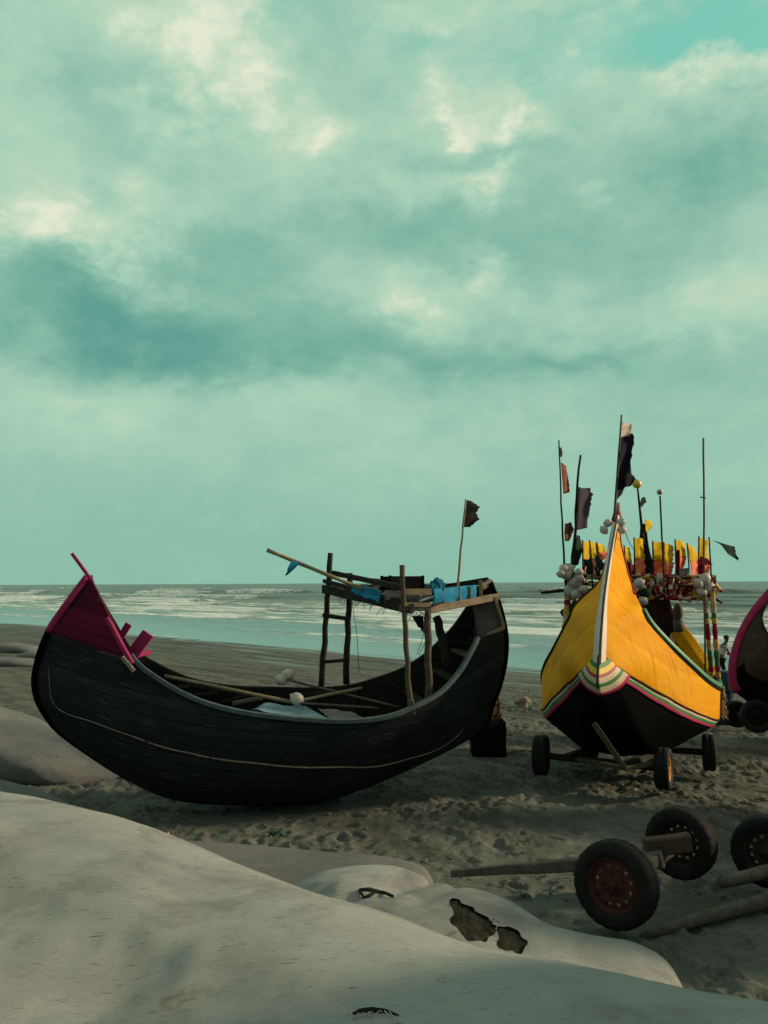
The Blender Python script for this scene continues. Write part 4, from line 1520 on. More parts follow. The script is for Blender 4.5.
# loose gear lying in the black boat
drape('tarp', tarp_pale, [at(264, 704, 12.5), at(305, 708, 12.35), at(338, 722, 11.85), at(252, 711, 12.0)], 'pale blue sheet spread on the deck of the black boat', 'tarp', .025, .03, seed=12)
drape('tarp', tarp_grey, [at(318, 709, 12.5), at(350, 712, 12.5), at(372, 722, 12.0), at(335, 722, 12.0)], 'grey sheet on the deck beside the pale blue one', 'tarp', .02, .03, seed=14)
for lab, a_, b_, da, db, r_, m_ in (
        ('long bamboo pole lying along the foredeck of the black boat', (165, 676), (292, 702), 12.3, 12.3, .024, bamboo),
        ('long pole crossing the deck from the two pink-white floats', (288, 680), (398, 707), 12.9, 12.7, .018, wood_grey),
        ('short bamboo pole slanting up to the right from the single float', (298, 701), (362, 688), 12.3, 12.9, .022, bamboo),
        ('thin pale pole lying flat to the right of the single float', (300, 703), (378, 708), 12.25, 12.3, .015, wood_grey),
        ('stubby weathered timber on the foredeck of the black boat', (232, 704), (262, 698), 12.5, 12.6, .035, wood_grey)):
    mb = MB(); mb.tube(line3(a_, b_, da, db, 8, .008), [r_] * 9, 8)
    tag(mb.build('deck_pole', m_), lab, 'pole')


FLOATS = 0


def net_float(px, py, d, r, label, group=None, mat=None):
    p = at(px, py, d)
    rot = Matrix.Rotation(rnd.uniform(0, 3), 3, 'X') @ Matrix.Rotation(rnd.uniform(0, 3), 3, 'Y')
    mb = MB()
    mb.ball(p, r, 12, (1, 1, 1.14), rot=rot)
    ax = rot @ Vector((0, 0, 1))
    mb.tube([p + ax * r * 1.08, p + ax * r * 1.32], r * .22, 8)
    mb.tube([p - ax * r * 1.08, p - ax * r * 1.32], r * .22, 8)
    e1, e2 = rot @ Vector((1, 0, 0)), rot @ Vector((0, 1, 0))
    ring = [p + (e1 * math.cos(a) + e2 * math.sin(a)) * r * 1.0 for a in np.linspace(0, 2 * math.pi, 20)]
    mb.tube(ring, r * .06, 5, cap=False)
    return tag(mb.build('net_float', mat or plastic_white), label, 'float', group)


net_float(288, 675, 13.0, .085, 'upper float of the pair on the far rail of the black boat')
net_float(281, 680, 12.95, .075, 'lower pinkish float of the pair on the far rail of the black boat')
net_float(297, 699, 12.3, .085, 'single white float beside the pale blue deck sheet')

# unseen copy of the black boat, added right of the carts to shade the sand
def copy_tree(o, parent=None):
    c = o.copy()
    col.objects.link(c)
    c.parent = parent
    for ch in [q for q in o.children]:
        copy_tree(ch, c)
    return c


bpy.context.view_layer.update()
shade_boat = copy_tree(black)
shade_boat.location = (7.9, 10.3, 0.05)
shade_boat.rotation_euler = (0, 0, R(242))
shade_boat['label'] = 'weathered black wooden boat added out of view to shade the sand around the carts'

# black box and bundle behind the stern of the black boat
bx = empty('metal_drum', at(490, 760, 16.3), 'black square drum with scooped rim standing behind the stern of the black boat', 'drum')
d0 = 16.3
x0, x1 = at(473, 755, d0).x, at(506, 755, d0).x
zb = gz(at(490, 755, d0).x, d0) - .03
ztp = at(490, 722, d0).z


def drum_panel(p, q, scoop):
    mb = MB()
    rows = []
    for i in range(21):
        f = i / 20
        base_ = Vector(p).lerp(Vector(q), f)
        h = ztp - zb
        dip = scoop * (math.sin(f * math.pi) ** 1.5) + .012 * math.sin(f * 20)
        rows.append([(base_.x + .006 * math.sin(j * 1.3), base_.y, zb + (h - dip) * j / 8) for j in range(9)])
    mb.grid(rows)
    return mb


drum_panel((x0, d0, 0), (x1, d0, 0), .11).build('front', plastic_black, bx, solid=(.02, 0))
drum_panel((x0, d0 + .5, 0), (x1, d0 + .5, 0), .02).build('back', metal_dark, bx, solid=(.02, 0))
drum_panel((x0, d0 + .01, 0), (x0, d0 + .49, 0), .02).build('side', plastic_black, bx, solid=(.02, 0))
drum_panel((x1, d0 + .01, 0), (x1, d0 + .49, 0), .02).build('side', plastic_black, bx, solid=(.02, 0))
bu = empty('bundle', at(489, 722, 15.6), 'orange cloth bundle tied with dark net behind the black drum', 'bundle')
mb = MB()
rows = []
for i in range(15):
    f = i / 14
    p = at(488.5, 742, 17.1).lerp(at(494.5, 694, 17.1), f)
    rr = (.26 * (1 - f) ** .55 + .02) * (1 + .1 * math.sin(f * 9))
    rows.append([tuple(p + Vector((math.cos(a) * rr, math.sin(a) * rr, 0)) * (1 + .16 * math.sin(3 * a + f * 7) + .05 * rnd.uniform(-1, 1))) for a in np.linspace(0, 2 * math.pi, 18, endpoint=False)])
mb.grid(rows, close_v=True)
mb.build('cloth', cloth('cloth_peach', (.55, .22, .12), (.72, .36, .22)), bu)
net = MB()
for k in range(4):
    net.tube([Vector(rows[i][(k * 4 + i // 3) % 18]) * 1.0 + Vector((0, -.012, 0)) for i in range(15)], .012, 5)
for i in (4, 8, 11):
    net.tube([Vector(rows[i][k % 18]) * 1.0 + (Vector(rows[i][k % 18]) - at(491, 718, 17.1)).normalized() * .01 for k in range(19)], .011, 5)
net.build('netting', rope_dark, bu)
mb = MB(); mb.ball(at(495, 694, 17.1), .035, 8); mb.build('knot', cloth_white, bu)

# ---------------- wheels and carts
def wheel(parent, c, axis, r, wd, rim_mat, seed=0, dish=1, holes=True):
    """A tyre on a pressed rim with a ring of holes; axis = outward direction. wheel > tyre, hub."""
    c, ax = Vector(c), Vector(axis).normalized()
    up = Vector((0, 0, 1))
    e1 = ax.cross(up).normalized()
    e2 = e1.cross(ax).normalized()

    def pt(rad, h, a):
        return tuple(c + ax * h + (e1 * math.cos(a) + e2 * math.sin(a)) * rad)
    n = 96
    ri = r * .60
    # rim disc with holes
    mb = MB()
    prof = [(ri * 1.03, wd * .40), (ri * .98, wd * .36), (ri * .93, wd * .12), (ri * .86, wd * .16), (ri * .78, wd * .19), (ri * .72, wd * .20), (ri * .66, wd * .21), (ri * .52, wd * .17), (ri * .36, wd * .14), (ri * .30, wd * .24), (ri * .02, wd * .26)]
    G = [[pt(p[0], p[1] * dish, 2 * math.pi * k / n) for k in range(n)] for p in prof]
    mb.grid(G, close_v=True, skip=lambda i, k: holes and i in (4, 5) and (k % 8) in (2, 3, 4))
    G2 = [[pt(p[0], p[1], 2 * math.pi * k / n) for k in range(n)] for p in ((ri * 1.03, wd * .40), (ri * .95, 0), (ri * 1.03, -wd * .40))]
    mb.grid(G2, close_v=True)
    wh = mb.build('wheel', rim_mat, parent, solid=(.008, 0))
    # tyre
    mb = MB()
    prof = [(ri * 1.02, .40), (ri * 1.08, .47), (r * .74, .52), (r * .86, .53), (r * .92, .50), (r * .965, .44), (r * .985, .36), (r * .985, .30), (r * .995, .27), (r * .998, .12), (r * .985, .09), (r * .985, .04)]
    prof = prof + [(a, -b) for a, b in prof[::-1]]
    G = []
    rr = random.Random(seed)
    for i, (rad, h) in enumerate(prof):
        row = []
        for k in range(n):
            q = rad
            if rad > r * .96 and (k % 4) in (0,) and .14 < abs(h) < .48:
                q -= r * .022
            if .7 * r < rad < .93 * r:
                q += 0
            row.append(pt(q + rr.uniform(-.0008, .0008), h * wd, 2 * math.pi * k / n))
        G.append(row)
    mb.grid(G, close_v=True)
    t_ = mb.build('tyre', rubber, wh)
    mb = MB()
    mb.tube([c + ax * wd * .15 * dish, c + ax * wd * .42 * dish], [r * .13, r * .10], 14)
    for k in range(5):
        a = 2 * math.pi * k / 5
        q = Vector(pt(ri * .42, wd * .16 * dish, a))
        mb.tube([q, q + ax * .02 * dish], r * .028, 6)
    mb.build('hub', rim_mat, wh)
    return wh


# nearer cart of two wheels with its long drawbar
w1, w2 = at(616, 884, 7.25), at(681, 842.5, 8.55)
axd = (w1 - w2).normalized()
axd = Vector((axd.x, axd.y, 0)).normalized()
cart = empty('boat_cart', (w1.x, w1.y, 0), 'two-wheeled boat cart with rusty red rim and long wooden drawbar', 'cart', 'wooden boat carts on the sand')
wheel(cart, w1, axd + Vector((-.10, 0, .06)), .335, .19, rim_rust, 1)
wheel(cart, w2, axd + Vector((-.12, 0, 0)), .325, .19, rim_dark, 2, -1)
mb = MB(); mb.bar(w1 - axd * .02, w2 + axd * .02, .10, .10); mb.build('axle', wood_grey, cart)
mb = MB(); mb.bar(at(663, 859, 7.95), at(452, 873, 8.75), .13, .14, taper=.45); mb.build('drawbar', wood_grey, cart)
mb = MB(); mb.bar(at(645, 848, 8.05), at(690, 842, 8.05), .12, .15); mb.build('bolster', wood('bolster_w', (.05, .032, .026), (.10, .065, .05)), cart)
# second cart cut by the picture edge
w3 = at(768, 851, 8.55)
w4 = w3 + Vector((1.05, 1.25, 0))
cart2 = empty('boat_cart', (w3.x, w3.y, 0), 'wooden boat cart cut off by the right edge, with pale rounded poles', 'cart', 'wooden boat carts on the sand')
wheel(cart2, w3, (-.52, -.85, 0), .325, .19, rim_dark, 3)
wheel(cart2, w4, (.52, .85, 0), .325, .19, rim_dark, 4)
mb = MB(); mb.bar(w3, w4, .10, .10); mb.build('axle', wood_grey, cart2)
mb = MB(); mb.tube(line3((722, 882), (830, 858), 7.9, 8.6, 8, .01), [.05, .055, .058, .06, .06, .06, .06, .06, .06], 12, wob=.05); mb.build('drawbar', wood_grey, cart2)
mb = MB(); mb.tube(line3((640, 936), (850, 876), 7.25, 8.4, 12, .012), [.02, .04, .05, .055, .06, .062, .065, .07, .07, .07, .07, .07, .07], 12, wob=.05); mb.build('shaft', wood_grey, cart2)

# ---------------- the yellow boat
fy = Frame((3.02, 12.6, 0.0), (.37, .929), 0.0)      # a points aft; n is to the left of a (starboard in the picture left)
PORT = -1                                            # port lies on the -n side (right in the picture)


def ysec(px, py, s_):
    l, z = fy.on_section(px, py, s_)
    return (s_, z, -l)


KY = [fy.on_plane(617, 515, 0), fy.on_plane(612, 540, 0), fy.on_plane(607, 570, 0), fy.on_plane(603, 600, 0), fy.on_plane(600.5, 632, 0), fy.on_plane(599, 662, 0), fy.on_plane(598.5, 688, 0), (.22, 1.15), (.62, .72), (1.25, .40), (2.1, .27), (3.0, .24), (3.8, .26), (4.5, .34), (5.1, .55), (5.6, .95), (6.0, 1.5), (6.28, 2.2), (6.3, 3.1), (6.05, 4.12)]
s_tip = KY[0][0]
GY_ = [ysec(617.4, 514, s_tip + .02), ysec(619.5, 540, s_tip - .02), ysec(625, 565, s_tip), ysec(631, 585, s_tip + .08), ysec(640, 606, 1.25), ysec(650, 624, 1.42), ysec(662, 638, 1.62), ysec(676, 652, 1.85), ysec(692, 667, 2.2), ysec(706, 679.5, 2.6), ysec(717.5, 687, 3.1), ysec(719.5, 685.5, 3.5), ysec(714, 674, 3.95), ysec(704, 660, 4.5), ysec(693, 644, 5.0), ysec(680, 627, 5.4), ysec(668, 604, 5.7), ysec(657, 577, 5.9), ysec(648, 552, 6.0), (6.05, 4.15, .02)]
GY_[0] = (GY_[0][0], GY_[0][1], .03)
pass  # ('yellow rail', [tuple(round(q, 2) for q in g) for g in GY_])
pass  # ('yellow keel', [tuple(round(q, 2) for q in g) for g in KY])
FY = [0, 0, .05, .1, .16, .22, .32, .45, .6, .75, .9, 1, 1, .9, .7, .5, .3, .2, .1, 0]


def ysect(v, f):
    # chined section: bottom, sloping bilge, nearly upright topside
    yu = np.interp(v, [0, .22, .52, .62, 1], [0, .46, .93, .99, 1.0])
    wu = np.interp(v, [0, .22, .52, .62, 1], [0, .03, .40, .52, 1.0])
    yv = np.interp(v, [0, .52, 1], [0, .50, 1.0])
    wv = np.interp(v, [0, .52, 1], [0, .52, 1.0])
    return float(yu * f + yv * (1 - f)), float(wu * f + wv * (1 - f))


LEFT_EDGE = [(515, 616), (530, 609.5), (549, 602), (580, 587.5), (609, 574.5), (637, 560), (665, 544.5), (680, 538.5), (690, 537.5), (700, 538)]   # (row, column) of the starboard rail


def starboard_beam(g):
    best, out = 1e9, g[2]
    inv = CAM_M.inverted()
    for b_ in np.linspace(.02, 1.9, 190):
        c = inv @ fy.w(g[0], b_, g[1])
        u_, v_ = W_PX / 2 - c.x / c.z * F_PX, H_PX / 2 + c.y / c.z * F_PX
        e_ = abs(u_ - np.interp(v_, [q[0] for q in LEFT_EDGE], [q[1] for q in LEFT_EDGE]))
        if e_ < best:
            best, out = e_, b_
    return out


ASY = [min(1.9, starboard_beam(GY_[i]) / GY_[i][2]) for i in range(0, 10)]
ASY = ASY[:9] + [1.12, 1.06, 1.02] + [1] * 8
pass
HY = Hull(fy, KY, GY_, FY, 152, 40, ysect, (.10, 3.3, 1.15), ASY)
yellow = empty('fishing_boat', fy.w(2.5, 0, 0), 'tall bright yellow moon-shaped fishing boat on wheels, bow towards the viewer', 'boat')
JB, JT = int(.52 * 40), int(.60 * 40)       # girth rows of the painted band
t_ap = int(HY.tval(5))                      # the stem fitting where the band meets the stem


def jlow(i):
    """Row of the lower edge of the yellow topside: runs up to meet the stem."""
    if i <= t_ap:
        return 0
    return None


# rows: the topside starts at the stem at station t_ap and settles at girth .60 by midships
def edge_table(pix, side):
    tv = [q for q in HY.trace(pix, side, HY.tval(11.2))]
    et = [HY.tval(4.9)] + [t for t, v in tv[1:]] + [HY.tval(12.5), HY.tval(14), HY.tval(15), HY.tval(16), HY.nt]
    ev = [0] + [v for t, v in tv[1:]] + [.57, .5, .4, .25, 0]
    o_ = np.argsort(et)
    return np.array(et)[o_], np.array(ev)[o_]


EDGE = {-1: edge_table([(603, 660), (609, 662.5), (617, 668), (626, 674.5), (640, 682.5), (655, 691), (668, 698), (680, 704.5), (692, 711), (704, 716.5), (714, 720)], -1),
        1: edge_table([(597, 660), (591, 664), (584, 670), (576, 677), (568, 684), (560, 692), (552, 700), (546, 706)], 1)}


def edge_v(ti, side=-1):
    return float(np.interp(ti, *EDGE[side]))


def band_shell(name, mats, lo, hi, nrow, ta, tb, off, parent, thick=.02, uvmode='v', n_t=None):
    """A skin between girth curves lo(t) and hi(t), both sides, with its own rows."""
    mb = MB()
    mb.uv = []
    n_t = n_t or int(tb - ta)
    for side in (1, -1):
        base_ = len(mb.v)
        for i in range(n_t + 1):
            ti = ta + (tb - ta) * i / n_t
            a_, b_ = lo(ti, side), hi(ti, side)
            for j in range(nrow + 1):
                f = j / nrow
                mb_pt = HY.P(ti, a_ + (b_ - a_) * f, side, off)
                mb.v.append(tuple(mb_pt))
                if uvmode == 'v':
                    mb.uv.append((float(np.interp(ti, np.arange(HY.nt + 1), HY.arc)), f))
                else:
                    lp = HY.fr.o - mb_pt
                    sl, zl = -lp.dot(HY.fr.a), -lp.dot(HY.fr.u)
                    mb.uv.append((sl + 5, (zl - HY.sheer[0] * (sl - HY.sheer[1]) ** 2) / HY.sheer[2] + 3))
        for i in range(n_t):
            for j in range(nrow):
                q = (base_ + i * (nrow + 1) + j, base_ + (i + 1) * (nrow + 1) + j, base_ + (i + 1) * (nrow + 1) + j + 1, base_ + i * (nrow + 1) + j + 1)
                mb.f.append(q[::-1] if side > 0 else q)
                mb.m.append(0)
                mb.sm.append(True)
    return mb.build(name, mats, parent, solid=(thick, -1) if thick else None)


HY.shell('hull', [hull_tar, hull_brown_in], yellow, lambda i, j, s_: True, .05)
one = lambda t, sd: 1.0
topside = band_shell('topside', hull_yellow, lambda t, sd: edge_v(t, sd), one, 24, 0, HY.nt, .012, yellow, .008, 'z')
topside['label'] = 'bright yellow painted planking above the band'
band_w = lambda t, sd: min(edge_v(t, sd), .085)
band_shell('painted_band', band_m, lambda t, sd: edge_v(t, sd) - band_w(t, sd), lambda t, sd: edge_v(t, sd), 8, HY.tval(5.2), HY.tval(14), .016, yellow, .010)['label'] = 'cream, green and magenta stripes'
for sd in (1, -1):
    mb = MB()
    ps = [HY.P(HY.tval(5.2) + k, edge_v(HY.tval(5.2) + k, sd), sd, .02) for k in range(0, int(HY.tval(8.5)), 2)]
    mb.tube(ps, .014, 6)
    mb.build('beading', cloth_brown, yellow)
    HY.rail_strip('gunwale', green_paint if sd < 0 else cloth_green, yellow, sd, HY.tval(4.3 if sd < 0 else 3), HY.tval(13), .06 if sd < 0 else .04, .075 if sd < 0 else .045, 1.0, .012, .035 if sd < 0 else .0)
    HY.rail_strip('gunwale_edge', cloth_black, yellow, sd, HY.tval(4.1), HY.tval(13), .03, .05, 1.0, .012, -.03)
    HY.rail_strip('gunwale_edge', maroon, yellow, sd, 0, HY.tval(3.5), .03, .035, 1.0, .015, .0)
    HY.rail_strip('cap_board', hull_yellow, yellow, sd, HY.tval(11.6), HY.tval(15.6), .17, .05, 1.0, -.03, .05, None, True)
    HY.rail_strip('gunwale', hull_brown_in, yellow, sd, HY.tval(15.6), HY.nt, .07, .06, 1.0, .0, .02)
# inner bulwark: yellow upper board with a checkered strip under it
for sd in (1, -1):
    mb = MB(); mb.uv = []
    n_ = 60
    t0, t1 = HY.tval(10.2), HY.tval(15.2)
    for i in range(n_ + 1):
        ti = t0 + (t1 - t0) * i / n_
        for j in range(6):
            v = .83 + .17 * j / 5
            mb.v.append(tuple(HY.P(ti, v, sd, -.075)))
            mb.uv.append((i / n_ * 3.4, v))
    for i in range(n_):
        for j in range(5):
            mb.f.append((i * 6 + j, (i + 1) * 6 + j, (i + 1) * 6 + j + 1, i * 6 + j + 1)); mb.m.append(0); mb.sm.append(True)
    mb.build('bulwark', hull_yellow, yellow, solid=(.012, 0))
    mb = MB(); mb.uv = []
    for i in range(n_ + 1):
        ti = t0 + (t1 - t0) * i / n_
        for j in range(3):
            v = .755 + .075 * j / 2
            mb.v.append(tuple(HY.P(ti, v, sd, -.085)))
            mb.uv.append((i / n_ * 3.4, .5))
    for i in range(n_):
        for j in range(2):
            mb.f.append((i * 3 + j, (i + 1) * 3 + j, (i + 1) * 3 + j + 1, i * 3 + j + 1)); mb.m.append(0); mb.sm.append(True)
    mb.build('checker_strip', checker, yellow, solid=(.012, 0))
for st in np.arange(6.5, 17.6, 1.0):
    for sd in (1, -1):
        mb = MB()
        ps = [HY.P(HY.tval(st), v, sd, -.08) for v in np.linspace(.1, .74, 9)]
        for a_, b_ in zip(ps[:-1], ps[1:]):
            mb.bar(a_, b_ + (b_ - a_) * .1, .05, .05, up=tuple(fy.a))
        mb.build('rib', wood_dark, yellow)
for st, v in ((7.2, .7), (9, .72), (11, .72), (12.6, .7), (13.8, .66)):
    a_, b_ = HY.P(HY.tval(st), v, 1, -.06), HY.P(HY.tval(st), v, -1, -.06)
    mb = MB(); mb.bar(a_, b_, .14, .06); mb.build('thwart', wood_grey, yellow)
mb = MB()
for k in range(38):
    st = 8.0 + k * .16
    a_, b_ = HY.P(HY.tval(st), .46, 1, -.07), HY.P(HY.tval(st), .46, -1, -.07)
    mb.bar(a_, b_, .15, .03)
mb.build('hold_floor', wood_dark, yellow)
# stem band: painted board folded over the bow
mb = MB(); mb.uv = []
n_ = 70
rows_n = 13
for i in range(n_ + 1):
    ti = t_ap * i / n_ * 1.02
    k0 = HY.K[int(min(ti, HY.nt))]
    wd = float(np.interp(i / n_, [0, .15, .6, 1], [.06, .095, .15, .15]))
    ctr = HY.P(ti, 0, 1)
    half = []
    for j in range(rows_n):
        f = -1 + 2 * j / (rows_n - 1)
        side = 1 if f > 0 else -1
        # walk out along the skin until wd is covered
        lo_, hi_ = 0.0, .6
        for _ in range(14):
            mid = (lo_ + hi_) / 2
            if (HY.P(ti, mid, side) - ctr).length < wd * abs(f):
                lo_ = mid
            else:
                hi_ = mid
        p = HY.P(ti, lo_, side, .026 if abs(f) < .99 else .010)
        p = p - fy.a * .022 * (1 - abs(f))
        mb.v.append(tuple(p))
        mb.uv.append((i * .04, 1 - j / (rows_n - 1)))
for i in range(n_):
    for j in range(rows_n - 1):
        mb.f.append((i * rows_n + j, (i + 1) * rows_n + j, (i + 1) * rows_n + j + 1, i * rows_n + j + 1)); mb.m.append(0); mb.sm.append(True)
_sv = list(mb.v)
mb.build('stem_band', stem_m, yellow, solid=(.012, -1))
for _j in (0, rows_n - 1):
    mb = MB()
    mb.tube([Vector(_sv[i * rows_n + _j]) - fy.a * .012 for i in range(n_ + 1)], .011, 6)
    mb.build('stem_beading', maroon, yellow)
# round stem fitting with painted rings, cast onto the bow
hv, hf = [], []
for side in (1, -1):
    b0 = len(hv)
    for i in range(HY.nt // 2):
        for j in range(HY.nv + 1):
            p = HY.tab[i, j]
            hv.append(fy.w(p[0], p[1] * side * (HY.asym[i] if side > 0 else 1), p[2]))
    for i in range(HY.nt // 2 - 1):
        for j in range(HY.nv):
            a0 = b0 + i * (HY.nv + 1) + j
            hf.append((a0, a0 + HY.nv + 1, a0 + HY.nv + 2, a0 + 1))
bvh_y = BVHTree.FromPolygons(hv, hf)
apex = HY.P(t_ap - 1, 0, 1)
mb = MB(); mb.uv = []
NA, NR = 41, 16
for r_i in range(NR + 1):
    for a_i in range(NA):
        f = -1 + 2 * a_i / (NA - 1)
        ang = f * R(43)
        rad = .12 + (.575 - .12) * r_i / NR
        rad *= (1 - .16 * f * f)
        lat, dn = math.sin(ang) * rad * .96, math.cos(ang) * rad
        src = apex - fy.a * 3 - fy.n * lat - Vector((0, 0, dn - .08))
        h = bvh_y.ray_cast(src, fy.a)
        q = (h[0] - fy.a * .03 + fy.n * (-.02 if lat > 0 else .02) * abs(f)) if h[0] else src + fy.a * 3.4
        mb.v.append(tuple(q))
        mb.uv.append((f, r_i / NR))
for i in range(NR):
    for j in range(NA - 1):
        mb.f.append((i * NA + j, (i + 1) * NA + j, (i + 1) * NA + j + 1, i * NA + j + 1)); mb.m.append(0); mb.sm.append(True)
mb.build('stem_fitting', emblem_m, yellow, solid=(.02, 0))['label'] = 'round fitting on the stem painted in rings'
mb = MB(); mb.tube([HY.P(t_ap - 2 + k, 0, 1) - fy.a * .045 for k in range(0, 12, 2)], .018, 6); mb.build('stem_bolt', metal_dark, yellow)
mb = MB()
topp = HY.P(0, 0, 1)
mb.tube([topp + Vector((-.012, -.01, -.10)), topp + Vector((0, -.005, .0)), topp + Vector((.008, 0, .06))], [.085, .07, .05], 10)
mb.build('prow_cap', pink, yellow)
mb = MB(); mb.tube([topp + Vector((0, -.01, .02)), topp + Vector((.01, 0, .10)), topp + Vector((.03, 0, .2))], [.03, .045, .02], 10); mb.build('prow_wrap', cloth('wrap_pink', (.45, .20, .18), (.6, .34, .3)), yellow)
# frayed rope hung over the port side at the widest beam
mb = MB()
for k in range(30):
    p = HY.P(HY.tval(10.9) + rnd.uniform(-2, 2), 1.0 - k / 29 * .36, -1, .05)
    mb.tube([p, p + Vector((rnd.uniform(-.02, .06), rnd.uniform(-.05, .02), -.04)), p + Vector((rnd.uniform(0, .09), rnd.uniform(-.06, .02), -.09))], [.014, .012, .004], 5)
mb.build('rope_fender', rope_m, yellow)
# prop plank leaning at the forefoot
mb = MB(); mb.bar(at(594, 724, 12.55), at(624, 768, 12.75), .075, .05, up=(0, -1, 0)); tag(mb.build('prop_plank', wood_mid), 'grey plank propped under the bow of the yellow boat', 'plank')

# trailer under the yellow boat
tr = empty('boat_trailer', fy.w(2.2, 0, 0), 'low four-wheeled timber trailer carrying the yellow boat', 'trailer')
wl = [(at(541, 755, 14.0), 1, rim_dark), (at(663.5, 768.5, 13.25), -1, rim_orange)]
rear = at(709, 752.5, 14.75)
ax_dir = (wl[1][0] - wl[0][0]); ax_dir.z = 0; ax_dir.normalize()
wheel(tr, wl[0][0], -ax_dir + Vector((0, -.12, 0)), .30, .20, rim_dark, 5)
wheel(tr, wl[1][0], ax_dir + Vector((.1, -.05, 0)), .30, .20, rim_orange, 6)
wheel(tr, rear, ax_dir + Vector((.1, .1, 0)), .29, .19, rim_dark, 7)
rear_l = rear - ax_dir * 1.9
wheel(tr, rear_l, -ax_dir, .29, .19, rim_dark, 8)
mb = MB(); mb.bar(wl[0][0], wl[1][0], .09, .09); mb.build('axle', wood_dark, tr)
mb = MB(); mb.bar(rear_l, rear, .09, .09); mb.build('axle', wood_dark, tr)
for f in (.25, .75):
    mb = MB()
    a_, b_ = wl[0][0].lerp(wl[1][0], f), rear_l.lerp(rear, f)
    mb.bar(a_ - fy.a * .3 + Vector((0, 0, .07)), b_ + fy.a * .4 + Vector((0, 0, .07)), .10, .09); mb.build('side_rail', wood_dark, tr)
mb = MB(); mb.bar(at(566, 757, 13.9), at(625, 768.5, 13.0), .07, .06); mb.bar(at(625, 768.5, 13.0), at(662, 762, 13.2), .07, .06); mb.build('front_bar', wood_mid, tr)

# canopy frame at the stern of the yellow boat (posts and rails wound with cloth)


def wound(name, p0, p1, r, mat, parent, n=14):
    mb = MB(); mb.uv = []
    p0, p1 = Vector(p0), Vector(p1)
    L = (p1 - p0).length
    t = (p1 - p0).normalized()
    a_ = t.cross(Vector((0, 0, 1)) if abs(t.z) < .9 else Vector((1, 0, 0))).normalized()
    b_ = t.cross(a_)
    rows = []
    m_ = max(6, int(L / .06))
    for i in range(m_ + 1):
        p = p0.lerp(p1, i / m_)
        rr = r * (1 + .14 * math.sin(i * 1.9) + rnd.uniform(-.08, .08))
        rows.append([tuple(p + (a_ * math.cos(k * 2 * math.pi / n) + b_ * math.sin(k * 2 * math.pi / n)) * rr) for k in range(n)])
        mb.uv += [(L * i / m_ + p0.x * .37 + p0.z * .21, k / n) for k in range(n)]
    mb.grid(rows, close_v=True)
    mb.f.append(tuple(range(n - 1, -1, -1))); mb.m.append(0); mb.sm.append(True)
    mb.f.append(tuple(m_ * n + k for k in range(n))); mb.m.append(0); mb.sm.append(True)
    return mb.build(name, mat, parent)


D1, D2 = 15.6, 17.2
wound('canopy_post', at(712.5, 684, D1), at(704, 588, D1), .042, garland_post, yellow)
wound('canopy_post', at(718.5, 682, 15.5), at(712, 586, 15.5), .042, garland_post, yellow)
wound('canopy_post', at(563, 652, 16.0), at(568.5, 588, 16.0), .05, garland_post, yellow)
wound('canopy_post', at(572, 648, 16.3), at(575, 590, 16.3), .045, garland_post, yellow)
for (ya, yb, d_a, d_b) in ((577, 577.5, 16.2, D1), (585, 586, 16.18, D1), (597, 598.5, 16.2, D1), (579, 580, 17.3, 17.0), (592, 593, 17.3, 17.0)):
    wound('canopy_rail', at(566, ya - 2, d_a), at(716, yb, d_b), .045, garland, yellow)
for px_, ya_, yb_ in ((643, 578, 600), (654, 576, 598), (668, 578, 599), (681, 576, 599), (692, 578, 600)):
    wound('canopy_strut', at(px_, yb_, 15.85), at(px_ + rnd.uniform(-4, 4), ya_, 15.85), .04, garland, yellow)
for k in range(26):
    px_ = 640 + 74 * k / 25 + rnd.uniform(-2, 2)
    wound('canopy_strut', at(px_, 577 + rnd.uniform(0, 12), 15.7 + rnd.uniform(-.1, .3)), at(px_ + rnd.uniform(-7, 7), 590 + rnd.uniform(0, 11), 15.7 + rnd.uniform(-.1, .3)), rnd.uniform(.025, .05), garland, yellow)
wound('canopy_rail', at(712, 584, D1), at(690, 582, 17.0), .04, garland, yellow)
wound('canopy_rail', at(566, 582, 16.2), at(585, 580, 17.3), .04, garland, yellow)
mb = MB(); mb.tube(line3((702, 590), (722, 603), D1, D1, 4), [.03, .028, .025, .022, .02], 7); mb.build('boom', wood_dark, yellow)
mb = MB(); mb.tube(line3((541, 593), (566, 590), 16.0, 16.0, 4), [.02, .03, .03, .03, .03], 7); mb.build('boom', wood_dark, yellow)
# dark cloth sheet hung inside the stern
drape('cloth', cloth_brown, [at(648, 598, 17.0), at(669, 598, 17.0), at(679, 630, 16.9), at(646, 636, 16.9)], 'long dark brown cloth hanging from the canopy of the yellow boat', 'cloth', .05, .03, 20, 14, seed=30)
mb = MB(); mb.ball(at(678, 612, 16.3), .11, 10, (.8, .8, 1.5)); mb.tube([at(678, 620, 16.3), at(679, 632, 16.3)], [.09, .10], 8)
tag(mb.build('sack', wood_grey), 'small tan sack standing on the stern of the yellow boat', 'sack')

